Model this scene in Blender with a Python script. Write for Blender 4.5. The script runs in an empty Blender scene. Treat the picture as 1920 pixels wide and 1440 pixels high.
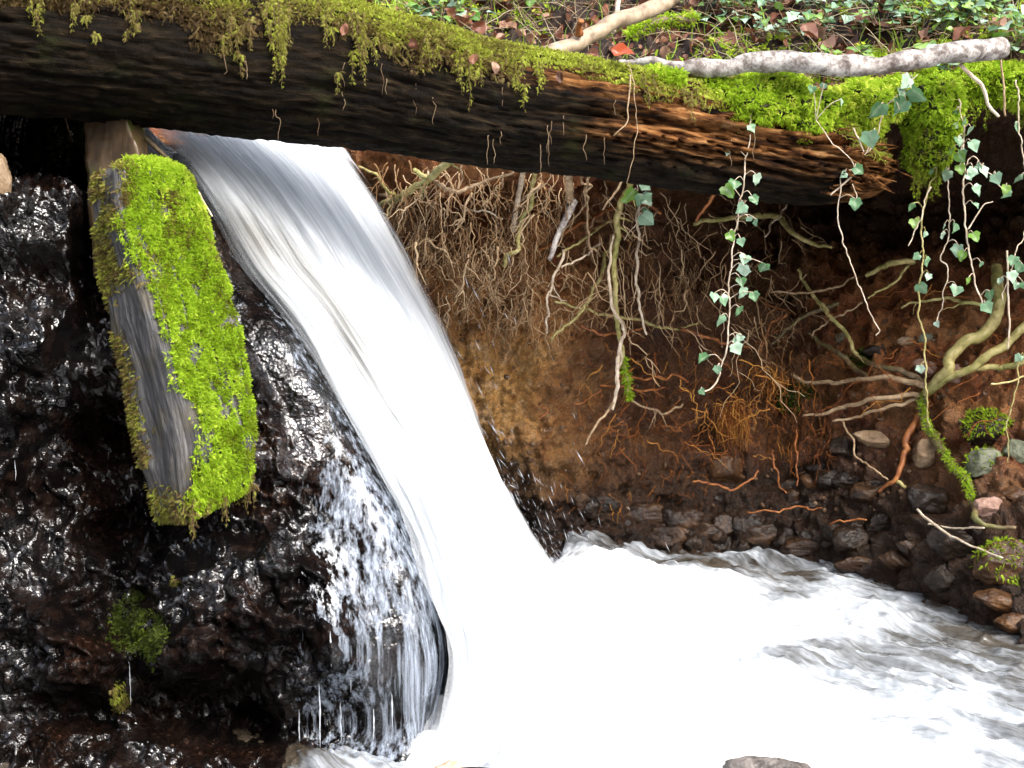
import bpy, math, random
import numpy as np
from mathutils import Vector, Matrix
from mathutils.bvhtree import BVHTree

random.seed(7)
RNG = np.random.default_rng(11)
SC = bpy.context.scene
COL = SC.collection

# ------------------------------------------------------------------ camera, sky, sun, exposure
FPX = 2638.0                       # focal length in pixels of the 1920 px wide photograph
PITCH = math.radians(10)
CAM_Z = 1.05
cam_data = bpy.data.cameras.new('camera')
cam_data.sensor_width = 36
cam_data.lens = 36 * FPX / 1920
cam_data.clip_end = 200
cam_data.clip_start = 0.05
cam = bpy.data.objects.new('camera', cam_data)
cam.location = (0, 0, CAM_Z)
cam.rotation_euler = (math.radians(90) - PITCH, 0, 0)
COL.objects.link(cam)
SC.camera = cam

SUN_EL, SUN_AZ = math.radians(48), math.radians(136)     # azimuth clockwise from +Y
world = bpy.data.worlds.new('World')
SC.world = world
world.use_nodes = True
wn = world.node_tree
sky = wn.nodes.new('ShaderNodeTexSky')
sky.sky_type = 'NISHITA'
sky.sun_disc = False
sky.sun_elevation = SUN_EL
sky.sun_rotation = SUN_AZ
sky.air_density = 1.0
sky.dust_density = 4.0
sky.ozone_density = 1.0
hs = wn.nodes.new('ShaderNodeHueSaturation')            # thin high cloud takes most of the blue out of the sky
hs.inputs['Saturation'].default_value = 0.5
wn.links.new(sky.outputs[0], hs.inputs['Color'])
wn.links.new(hs.outputs[0], wn.nodes['Background'].inputs[0])
wn.nodes['Background'].inputs[1].default_value = 0.15
sun_data = bpy.data.lights.new('sun', 'SUN')
sun_data.energy = 1.05
sun_data.angle = math.radians(25)
sun_data.color = (1.0, 0.96, 0.9)
sun = bpy.data.objects.new('sun', sun_data)
sd = Vector((math.sin(SUN_AZ) * math.cos(SUN_EL), math.cos(SUN_AZ) * math.cos(SUN_EL), math.sin(SUN_EL)))
sun.rotation_euler = sd.to_track_quat('Z', 'Y').to_euler()
COL.objects.link(sun)
SC.view_settings.view_transform = 'Standard'
SC.view_settings.look = 'None'
SC.view_settings.exposure = 1.8
SC.view_settings.gamma = 1.0
SC.cycles.transparent_max_bounces = 12
SC.cycles.max_bounces = 8

# ------------------------------------------------------------------ maths helpers
C10, S10 = math.cos(PITCH), math.sin(PITCH)
def at(px, py, Y):
    """point at world depth Y seen at photo pixel px, py"""
    a, b = (px - 960) / FPX, -(py - 720) / FPX
    t = Y / (C10 + b * S10)
    return np.array((a * t, Y, CAM_Z + t * (b * C10 - S10)))
def scale_at(py, Y):               # metres per photo pixel
    return Y / (C10 - (py - 720) / FPX * S10) / FPX
def to_px(P):
    x, y, z = P[..., 0], P[..., 1], P[..., 2] - CAM_Z
    d = y * C10 - z * S10
    u = y * S10 + z * C10
    return 960 + FPX * x / d, 720 - FPX * u / d

def _h(ix, iy, iz, seed):
    n = (ix * 374761393 + iy * 668265263 + iz * 1440662683 + seed * 974634777) & 0xFFFFFFFF
    n = ((n ^ (n >> 13)) * 1274126177) & 0xFFFFFFFF
    n = ((n ^ (n >> 16)) * 2246822519) & 0xFFFFFFFF
    return ((n ^ (n >> 15)) & 0xFFFF) / 65535.0
def vnoise(P, seed=0):
    """smooth value noise, -1..1; P is (...,3)"""
    P = np.asarray(P, float)
    I = np.floor(P).astype(np.int64)
    F = P - I
    F = F * F * F * (F * (F * 6 - 15) + 10)
    r = 0
    for dx in (0, 1):
        wx = F[..., 0] if dx else 1 - F[..., 0]
        for dy in (0, 1):
            wy = F[..., 1] if dy else 1 - F[..., 1]
            for dz in (0, 1):
                wz = F[..., 2] if dz else 1 - F[..., 2]
                r = r + wx * wy * wz * _h(I[..., 0] + dx, I[..., 1] + dy, I[..., 2] + dz, seed)
    return r * 2 - 1
ROT = np.array(((0.36, 0.48, -0.8), (-0.8, 0.6, 0.0), (0.48, 0.64, 0.6)))
def fbm(P, octaves=4, seed=0, gain=0.5, ridged=False):
    a, s, t = 1.0, 0, 0
    P = np.asarray(P, float)
    for o in range(octaves):
        n = vnoise(P, seed + o * 17)
        if ridged: n = 1 - 2 * np.abs(n)
        s = s + a * n; t += a; a *= gain
        P = (P @ ROT.T) * 2.03 + 7.7
    return s / t
def cells(P, seed=0):
    """distance to the nearest of jittered feature points, 0..~1"""
    P = np.asarray(P, float)
    I = np.floor(P).astype(np.int64)
    best = np.full(P.shape[:-1], 9.0)
    for dx in (-1, 0, 1):
        for dy in (-1, 0, 1):
            for dz in (-1, 0, 1):
                q = I + np.array((dx, dy, dz))
                j = np.stack([_h(q[..., 0], q[..., 1], q[..., 2], seed + k) for k in (1, 2, 3)], -1)
                best = np.minimum(best, ((q + j - P) ** 2).sum(-1))
    return np.sqrt(best)
def smooth(a, b, x):
    t = np.clip((x - a) / (b - a), 0, 1)
    return t * t * (3 - 2 * t)
def catmull(P, n):
    """n points along a Catmull-Rom spline through the rows of P, evenly by chord length"""
    P = np.asarray(P, float)
    if len(P) == 2: P = np.stack([P[0], (P[0] + P[1]) / 2, P[1]])
    d = np.r_[0, np.cumsum(np.linalg.norm(np.diff(P[:, :3], axis=0), axis=1))]
    T = np.linspace(0, d[-1], n)
    i = np.clip(np.searchsorted(d, T, 'right') - 1, 0, len(P) - 2)
    t = ((T - d[i]) / np.maximum(d[i + 1] - d[i], 1e-9))[:, None]
    E = np.vstack([2 * P[0] - P[1], P, 2 * P[-1] - P[-2]])
    p0, p1, p2, p3 = E[i], E[i + 1], E[i + 2], E[i + 3]
    return 0.5 * (2 * p1 + (p2 - p0) * t + (2 * p0 - 5 * p1 + 4 * p2 - p3) * t ** 2 + (3 * p1 - p0 - 3 * p2 + p3) * t ** 3)
def unit(V):
    return V / np.maximum(np.linalg.norm(V, axis=-1, keepdims=True), 1e-9)

# ------------------------------------------------------------------ mesh helpers
class MB:
    """collects vertices, triangles, quads and per-vertex floats, then links ONE mesh object"""
    def __init__(s): s.V, s.T, s.Q, s.A, s.n = [], [], [], {}, 0
    def add(s, V, Q=None, T=None, **attrs):
        V = np.asarray(V, float).reshape(-1, 3)
        if Q is not None and len(Q): s.Q.append(np.asarray(Q, np.int64).reshape(-1, 4) + s.n)
        if T is not None and len(T): s.T.append(np.asarray(T, np.int64).reshape(-1, 3) + s.n)
        for k, v in attrs.items():
            s.A.setdefault(k, []).append((s.n, np.broadcast_to(np.asarray(v, float), (len(V),))))
        s.V.append(V); s.n += len(V)
    def mesh(s, name, m, flat=False):
        me = bpy.data.meshes.new(name)
        V = np.concatenate(s.V)
        Q = np.concatenate(s.Q) if s.Q else np.zeros((0, 4), np.int64)
        T = np.concatenate(s.T) if s.T else np.zeros((0, 3), np.int64)
        me.vertices.add(len(V)); me.vertices.foreach_set('co', V.astype(np.float32).ravel())
        idx = np.concatenate([Q.ravel(), T.ravel()])
        me.loops.add(len(idx)); me.loops.foreach_set('vertex_index', idx.astype(np.int32))
        me.polygons.add(len(Q) + len(T))
        me.polygons.foreach_set('loop_start', np.r_[np.arange(len(Q)) * 4, len(Q) * 4 + np.arange(len(T)) * 3].astype(np.int32))
        for k, chunks in s.A.items():
            buf = np.zeros(len(V), np.float32)
            for st, v in chunks: buf[st:st + len(v)] = v
            me.attributes.new(k, 'FLOAT', 'POINT').data.foreach_set('value', buf)
        me.update(calc_edges=True)
        if not flat: me.polygons.foreach_set('use_smooth', np.ones(len(Q) + len(T), bool))
        me.materials.append(m)
        me.validate()
        return me
    def build(s, name, m, parent=None, flat=False):
        return link(name, s.mesh(name, m, flat), parent)
def link(name, me, parent=None):
    o = bpy.data.objects.new(name, me); COL.objects.link(o)
    if parent is not None: o.parent = parent
    return o
def tag(o, label=None, cat=None, group=None, kind=None):
    if label: o['label'] = label
    if cat: o['category'] = cat
    if group: o['group'] = group
    if kind: o['kind'] = kind
    return o
def empty(name, loc, label=None, cat=None, group=None):
    o = bpy.data.objects.new(name, None); COL.objects.link(o)
    o.location = Vector([float(c) for c in loc]); o.empty_display_size = 0.05
    return tag(o, label, cat, group)
def under(o, root):                 # parent while keeping world coordinates of the mesh
    o.parent = root
    o.matrix_parent_inverse = Matrix.Translation(root.location).inverted()
    return o
def grid_quads(r, c, wrap=False):
    i = np.arange(r - 1)[:, None] * c
    j = np.arange(c if wrap else c - 1)[None, :]
    k = (j + 1) % c
    return np.stack([i + j, i + k, i + c + k, i + c + j], -1).reshape(-1, 4)
def grid_normals(G):
    a = np.gradient(G, axis=0); b = np.gradient(G, axis=1)
    return unit(np.cross(b, a))
def tube(mb, P, R, sides=6, wob=0.0, seed=0, cap=True, **attrs):
    """a tapering tube along the rows of P with radii R"""
    P = np.asarray(P, float); R = np.broadcast_to(np.asarray(R, float), (len(P),))
    T = unit(np.gradient(P, axis=0))
    a = np.cross(T[0], (0.13, 0.97, 0.2)); a = a / np.linalg.norm(a)
    A = np.zeros_like(P); A[0] = a
    for i in range(1, len(P)):
        a = a - T[i] * a.dot(T[i]); a = a / max(np.linalg.norm(a), 1e-9); A[i] = a
    B = np.cross(T, A)
    th = np.linspace(0, 2 * np.pi, sides, endpoint=False)
    ring = A[:, None] * np.cos(th)[None, :, None] + B[:, None] * np.sin(th)[None, :, None]
    rr = R[:, None, None]
    V = P[:, None] + ring * rr
    if wob:
        V = V + ring * rr * (wob * fbm(V / max(R.mean() * 2.5, 1e-4), 3, seed))[..., None]
    n = len(P)
    V = V.reshape(-1, 3); Q = grid_quads(n, sides, True)
    T3 = []
    if cap:
        V = np.vstack([V, P[0], P[-1]])
        j = np.arange(sides); k = (j + 1) % sides
        T3 = np.vstack([np.stack([k, j, np.full(sides, n * sides)], -1),
                        np.stack([(n - 1) * sides + j, (n - 1) * sides + k, np.full(sides, n * sides + 1)], -1)])
    mb.add(V, Q, T3, **attrs)
def wiggle(P, amp, freq, seed):
    """give a line the small kinks of a living root"""
    s = np.r_[0, np.cumsum(np.linalg.norm(np.diff(P, axis=0), axis=1))]
    w = np.stack([vnoise(np.stack([s * freq, np.full_like(s, seed * 1.37), np.full_like(s, k * 5.1)], -1), k) for k in range(3)], -1)
    w2 = np.stack([vnoise(np.stack([s * freq * 3.1, np.full_like(s, seed * 2.37), np.full_like(s, k * 5.1)], -1), k + 9) for k in range(3)], -1)
    env = np.minimum(1, np.minimum(np.arange(len(P)), np.arange(len(P))[::-1]) / 3)[:, None]
    return P + (w * amp + w2 * amp * 0.45) * env
def surface_points(V, Q, n, weight=None):
    """n random points on quads: positions, normals, quad indices"""
    a, b, c, d = V[Q[:, 0]], V[Q[:, 1]], V[Q[:, 2]], V[Q[:, 3]]
    nr = np.cross(c - a, d - b)
    if (nr * ((a + c) / 2 - V.mean(0))).sum() < 0: nr = -nr
    ar = np.linalg.norm(nr, axis=1) / 2
    w = ar * (1 if weight is None else weight); w = w / w.sum()
    i = RNG.choice(len(Q), n, p=w)
    u, v = RNG.random((2, n, 1))
    P = (a[i] * (1 - u) + b[i] * u) * (1 - v) + (d[i] * (1 - u) + c[i] * u) * v
    return P, unit(nr[i]), i
def instance(mb, tV, tT, P, X, Y, Z, S, **attrs):
    """copies of a small template placed by axes (X, Y, Z) and sizes S into one mesh"""
    n, k = len(P), len(tV)
    V = P[:, None] + S[:, None, None] * (tV[None, :, 0:1] * X[:, None] + tV[None, :, 1:2] * Y[:, None] + tV[None, :, 2:3] * Z[:, None])
    T = (tT[None] + (np.arange(n) * k)[:, None, None]).reshape(-1, 3)
    mb.add(V.reshape(-1, 3), None, T, **{a: np.repeat(v, k) for a, v in attrs.items()})
def frond(pairs=6, droop=0.35):
    """one feathery moss shoot along +Z, length 1"""
    V, T = [], []
    def p(t): return np.array((0, droop * t * t, t * (1 - 0.25 * droop * t)))
    for i in range(pairs + 1):
        t = (i + 0.4) / (pairs + 1); c = p(t)
        l = 0.36 * (1 - 0.55 * t)
        for s in (-1, 1):
            b = len(V)
            V += [c + (0, 0, -0.07), c + (s * l, 0.07, 0.16), c + (s * 0.03, -0.02, 0.13)]
            T.append((b, b + 1, b + 2))
    b = len(V)
    V += [p(0) + (-0.035, 0, 0), p(0) + (0.035, 0, 0), p(0.55) + (0.03, 0, 0), p(0.55) + (-0.03, 0, 0), p(1.08)]
    T += [(b, b + 1, b + 2), (b, b + 2, b + 3), (b + 3, b + 2, b + 4)]
    return np.array(V), np.array(T)
FROND = frond()
FROND_S = frond(4, 0.5)
def moss_on(mb, P, N, size, tint, spread=0.6, gravity=0.25, tmpl=None, along=None):
    """feathery shoots standing on points P with normals N"""
    tV, tT = tmpl or FROND
    n = len(P)
    D = unit(N + spread * RNG.normal(size=(n, 3)) + np.array((0, 0, -1)) * np.broadcast_to(np.asarray(gravity, float), (n,))[:, None])
    X = unit(np.cross(D, RNG.normal(size=(n, 3))))
    Yv = np.cross(D, X)
    flip = np.sign(-Yv[:, 2] + 1e-6)[:, None]
    instance(mb, tV, tT, P, X * flip, Yv * flip, D, np.broadcast_to(size, (n,)) * RNG.uniform(0.6, 1.35, n),
             tint=np.clip(np.broadcast_to(tint, (n,)) + RNG.normal(0, 0.12, n), 0, 1))

# ------------------------------------------------------------------ material helpers
class NT:
    def __init__(s, name):
        s.m = bpy.data.materials.new(name); s.m.use_nodes = True
        s.t = s.m.node_tree; s.t.nodes.clear()
        s.out = s.n('ShaderNodeOutputMaterial')
    def n(s, t, **kw):
        x = s.t.nodes.new(t)
        for k, v in kw.items(): setattr(x, k, v)
        return x
    def l(s, a, b): s.t.links.new(a, b)
    def set(s, sock, v):
        if hasattr(v, 'is_linked'): s.l(v, sock)
        elif isinstance(v, (tuple, list)) and len(v) == 3 and sock.type == 'RGBA': sock.default_value = (*v, 1)
        else: sock.default_value = v
    def coord(s, which='Object'): return s.n('ShaderNodeTexCoord').outputs[which]
    def mapping(s, vec, scale=(1, 1, 1), rot=(0, 0, 0)):
        x = s.n('ShaderNodeMapping'); s.l(vec, x.inputs[0])
        x.inputs['Scale'].default_value = scale; x.inputs['Rotation'].default_value = rot
        return x.outputs[0]
    def noise(s, vec, scale, detail=4, rough=0.55, dist=0.0):
        x = s.n('ShaderNodeTexNoise'); s.l(vec, x.inputs['Vector'])
        x.inputs['Scale'].default_value = scale; x.inputs['Detail'].default_value = detail
        x.inputs['Roughness'].default_value = rough; x.inputs['Distortion'].default_value = dist
        return x.outputs['Fac']
    def voro(s, vec, scale, feature='F1'):
        x = s.n('ShaderNodeTexVoronoi', feature=feature); s.l(vec, x.inputs['Vector'])
        x.inputs['Scale'].default_value = scale
        return x.outputs['Distance']
    def ramp(s, fac, stops, interp='LINEAR'):
        x = s.n('ShaderNodeValToRGB'); s.l(fac, x.inputs[0]); x.color_ramp.interpolation = interp
        e = x.color_ramp.elements
        while len(e) < len(stops): e.new(0.5)
        for el, (p, c) in zip(e, stops):
            el.position = p; el.color = (*c, 1) if len(c) == 3 else c
        return x.outputs[0]
    def val(s, fac, a, b, lo=0.0, hi=1.0):
        x = s.n('ShaderNodeMapRange'); s.l(fac, x.inputs[0])
        for i, v in enumerate((a, b, lo, hi)): x.inputs[i + 1].default_value = v
        return x.outputs[0]
    def math(s, op, a, b=0.0, clamp=False):
        x = s.n('ShaderNodeMath', operation=op, use_clamp=clamp); s.set(x.inputs[0], a); s.set(x.inputs[1], b)
        return x.outputs[0]
    def mix(s, fac, a, b, blend='MIX'):
        x = s.n('ShaderNodeMix', data_type='RGBA', blend_type=blend)
        s.set(x.inputs[0], fac); s.set(x.inputs[6], a); s.set(x.inputs[7], b)
        return x.outputs[2]
    def attr(s, name): return s.n('ShaderNodeAttribute', attribute_name=name).outputs['Fac']
    def rand(s): return s.n('ShaderNodeObjectInfo').outputs['Random']
    def bump(s, h, strength=0.5, dist=0.01, prev=None):
        x = s.n('ShaderNodeBump'); s.l(h, x.inputs['Height'])
        x.inputs['Strength'].default_value = strength; x.inputs['Distance'].default_value = dist
        if prev is not None: s.l(prev, x.inputs['Normal'])
        return x.outputs[0]
    def bsdf(s, color, rough=0.6, normal=None, spec=0.5, coat=0.0, **kw):
        x = s.n('ShaderNodeBsdfPrincipled')
        s.set(x.inputs['Base Color'], color); s.set(x.inputs['Roughness'], rough)
        s.set(x.inputs['Specular IOR Level'], spec); s.set(x.inputs['Coat Weight'], coat)
        x.inputs['Coat Roughness'].default_value = 0.06
        if normal is not None: s.l(normal, x.inputs['Normal']); s.l(normal, x.inputs['Coat Normal'])
        for k, v in kw.items(): s.set(x.inputs[k.replace('_', ' ')], v)
        return x.outputs[0]
    def mixs(s, fac, a, b):
        x = s.n('ShaderNodeMixShader'); s.set(x.inputs[0], fac); s.l(a, x.inputs[1]); s.l(b, x.inputs[2])
        return x.outputs[0]
    def done(s, sh): s.l(sh, s.out.inputs[0]); return s.m

def mat_wet_rock():
    m = NT('wet_rock'); c = m.coord()
    a = m.noise(c, 5, 5, 0.6); b = m.noise(c, 30, 4, 0.6); d = m.noise(c, 110, 2, 0.5)
    col = m.ramp(b, [(0.3, (0.0012, 0.001, 0.001)), (0.5, (0.003, 0.0022, 0.002)), (0.66, (0.010, 0.0055, 0.004)), (0.8, (0.035, 0.026, 0.02))])
    rust = m.ramp(d, [(0.35, (0.002, 0.0015, 0.001)), (0.62, (0.012, 0.005, 0.003)), (0.8, (0.10, 0.065, 0.045))])
    col = m.mix(m.val(a, 0.5, 0.64), col, rust)
    nrm = m.bump(m.voro(c, 135), 0.3, 0.005, m.bump(d, 0.35, 0.006))
    film = m.val(m.math('ADD', m.noise(c, 6, 3, 0.6), m.math('MULTIPLY', m.noise(c, 26, 2), 0.35)), 0.57, 0.76, 0.04, 0.72)     # where the water film runs and where it does not
    return m.done(m.bsdf(col, m.val(b, 0.3, 0.7, 0.14, 0.32), nrm, film, m.math('MULTIPLY', film, 0.6)))
def mat_soil():
    m = NT('bank_soil'); c = m.coord()
    top = m.attr('top'); wet = m.attr('wet'); ochre = m.attr('ochre')  # wet carries damp soil and also shade painted on the right
    a = m.noise(c, 7, 6, 0.62, 0.4); b = m.noise(c, 30, 5, 0.65); d = m.noise(c, 120, 4, 0.7)
    col = m.ramp(a, [(0.28, (0.084, 0.029, 0.009)), (0.42, (0.308, 0.079, 0.020)), (0.56, (0.504, 0.205, 0.062)), (0.75, (0.672, 0.356, 0.163))])
    col = m.mix(m.val(b, 0.45, 0.7), col, m.ramp(d, [(0.3, (0.042, 0.016, 0.006)), (0.7, (0.476, 0.211, 0.069))]))
    och = m.ramp(b, [(0.3, (0.50, 0.22, 0.045)), (0.5, (0.72, 0.40, 0.12)), (0.7, (0.74, 0.48, 0.26))])
    col = m.mix(m.math('MULTIPLY', ochre, m.val(a, 0.25, 0.6, 0.3, 1)), col, och)
    col = m.mix(wet, col, m.ramp(b, [(0.35, (0.008, 0.005, 0.003)), (0.65, (0.04, 0.018, 0.007))]))
    hum = m.ramp(d, [(0.3, (0.006, 0.003, 0.002)), (0.6, (0.03, 0.014, 0.007)), (0.8, (0.07, 0.035, 0.018))])
    col = m.mix(top, col, hum)
    e = m.noise(c, 260, 3, 0.7); vv = m.voro(c, 70)
    col = m.mix(m.val(e, 0.38, 0.58, 0.45, 0), col, (0.05, 0.02, 0.007)); col = m.mix(m.val(vv, 0.5, 0.8, 0, 0.4), col, (0.05, 0.02, 0.008))
    nrm = m.bump(e, 0.7, 0.005, m.bump(d, 0.9, 0.01, m.bump(b, 0.6, 0.02)))
    return m.done(m.bsdf(col, m.val(wet, 0, 1, 0.55, 0.3), nrm, 0.4))
def mat_log():
    m = NT('log_wood'); along = m.attr('along'); round_ = m.attr('around'); decay = m.attr('decay')
    v = m.n('ShaderNodeCombineXYZ'); m.l(along, v.inputs[0]); m.l(round_, v.inputs[1])
    g = m.mapping(v.outputs[0], (13, 75, 1)); f = m.noise(g, 1.0, 6, 0.65, 0.6)
    g2 = m.mapping(v.outputs[0], (40, 240, 1)); f2 = m.noise(g2, 1.0, 4, 0.6, 0.3)
    a = m.noise(m.coord(), 14, 5, 0.7)
    dark = m.ramp(f, [(0.34, (0.003, 0.0025, 0.002)), (0.5, (0.006, 0.0042, 0.0025)), (0.64, (0.02, 0.0135, 0.0075)), (0.8, (0.08, 0.058, 0.034))])
    dark = m.mix(m.val(a, 0.55, 0.75, 0, 0.7), dark, (0.018, 0.02, 0.006))
    rot = m.ramp(f, [(0.36, (0.006, 0.003, 0.002)), (0.46, (0.06, 0.022, 0.007)), (0.58, (0.22, 0.095, 0.03)), (0.75, (0.42, 0.27, 0.13))])
    col = m.mix(decay, dark, rot)
    nrm = m.bump(m.noise(m.coord(), 120, 4, 0.7), 0.6, 0.006, m.bump(f2, 0.4, 0.003, m.bump(f, 0.5, 0.008)))
    return m.done(m.bsdf(col, m.val(f, 0.3, 0.7, 0.55, 0.85), nrm, 0.05))
def mat_post():
    m = NT('post_wood'); v = m.n('ShaderNodeCombineXYZ'); m.l(m.attr('along'), v.inputs[0]); m.l(m.attr('around'), v.inputs[1])
    f = m.noise(m.mapping(v.outputs[0], (7, 70, 1)), 1, 6, 0.65, 0.7)
    f2 = m.noise(m.mapping(v.outputs[0], (22, 260, 1)), 1, 4, 0.6, 0.2)
    a = m.noise(m.coord(), 12, 4)
    col = m.ramp(f, [(0.33, (0.008, 0.007, 0.007)), (0.46, (0.045, 0.042, 0.042)), (0.6, (0.105, 0.1, 0.098)), (0.78, (0.19, 0.182, 0.175))])
    col = m.mix(m.val(a, 0.5, 0.7, 0, 0.75), col, m.ramp(f2, [(0.35, (0.04, 0.03, 0.012)), (0.65, (0.14, 0.11, 0.05))]))
    nrm = m.bump(f2, 0.6, 0.003, m.bump(f, 0.9, 0.008))
    return m.done(m.bsdf(col, 0.5, nrm, 0.5))
def mat_stake():
    m = NT('stake_wood'); c = m.coord()
    f = m.noise(m.mapping(c, (30, 30, 6)), 1.4, 5, 0.6); a = m.noise(c, 16, 4)
    col = m.ramp(f, [(0.3, (0.025, 0.013, 0.006)), (0.5, (0.075, 0.045, 0.02)), (0.7, (0.14, 0.09, 0.045))])
    col = m.mix(m.val(a, 0.55, 0.7, 0, 0.8), col, (0.06, 0.085, 0.015))
    return m.done(m.bsdf(col, 0.4, m.bump(f, 0.6, 0.006), 0.5))
def mat_moss(name, stops, trans=0.35):
    m = NT(name); t = m.attr('tint')
    col = m.ramp(t, stops)
    d = m.bsdf(col, 0.6, None, 0.25)
    x = m.n('ShaderNodeBsdfTranslucent'); m.l(col, x.inputs[0])
    return m.done(m.mixs(trans, d, x.outputs[0]))
def mat_root(name, lo, mid, hi, moss=0.0, scale=60):
    m = NT(name); c = m.coord()
    f = m.noise(c, scale, 5, 0.65); a = m.noise(c, 14, 3)
    r = m.rand()
    col = m.ramp(f, [(0.3, lo), (0.5, mid), (0.72, hi)])
    if moss: col = m.mix(m.val(a, 0.45, 0.68, 0, moss), col, (0.10, 0.14, 0.012))
    return m.done(m.bsdf(col, 0.55, m.bump(f, 0.5, 0.003), 0.35))
def mat_lichen():
    m = NT('lichen_bark'); c = m.coord()
    f = m.noise(c, 55, 6, 0.7, 0.3); a = m.noise(c, 16, 4, 0.6)
    col = m.ramp(f, [(0.3, (0.05, 0.035, 0.03)), (0.44, (0.17, 0.145, 0.13)), (0.56, (0.40, 0.37, 0.345)), (0.72, (0.56, 0.54, 0.51))])
    col = m.mix(m.val(a, 0.5, 0.66, 0, 0.75), col, (0.11, 0.08, 0.06))
    return m.done(m.bsdf(col, 0.7, m.bump(f, 0.6, 0.004), 0.3))
def mat_stone(name, lo, mid, hi, wet=0.0):
    m = NT(name); c = m.coord(); r = m.rand()
    v = m.n('ShaderNodeVectorMath', operation='ADD'); m.l(c, v.inputs[0]); m.l(r, v.inputs[1])
    f = m.noise(v.outputs[0], 22, 6, 0.65, 0.5); g = m.noise(v.outputs[0], 130, 4, 0.7)
    col = m.ramp(f, [(0.3, lo), (0.5, mid), (0.7, hi)])
    col = m.mix(m.val(g, 0.55, 0.75, 0, 0.6), col, lo)
    nrm = m.bump(g, 0.6, 0.003, m.bump(f, 0.6, 0.012))
    return m.done(m.bsdf(col, 0.6 - 0.3 * wet, nrm, 0.28, 0.25 * wet))
def mat_leaf(name, stops, vein=(0.3, 0.4, 0.25), rough=0.35, spec=0.5, trans=0.2):
    m = NT(name); r = m.rand(); c = m.coord()
    t = m.math('ADD', r, m.attr('tint'))
    col = m.ramp(m.val(t, 0, 1.2), stops)
    col = m.mix(m.math('MULTIPLY', m.attr('vein'), 0.6), col, vein)
    col = m.mix(m.val(m.noise(c, 90, 3), 0.45, 0.75, 0, 0.35), col, (0.03, 0.045, 0.02))
    d = m.bsdf(col, rough, None, spec)
    x = m.n('ShaderNodeBsdfTranslucent'); m.l(col, x.inputs[0])
    return m.done(m.mixs(trans, d, x.outputs[0]))

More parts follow.
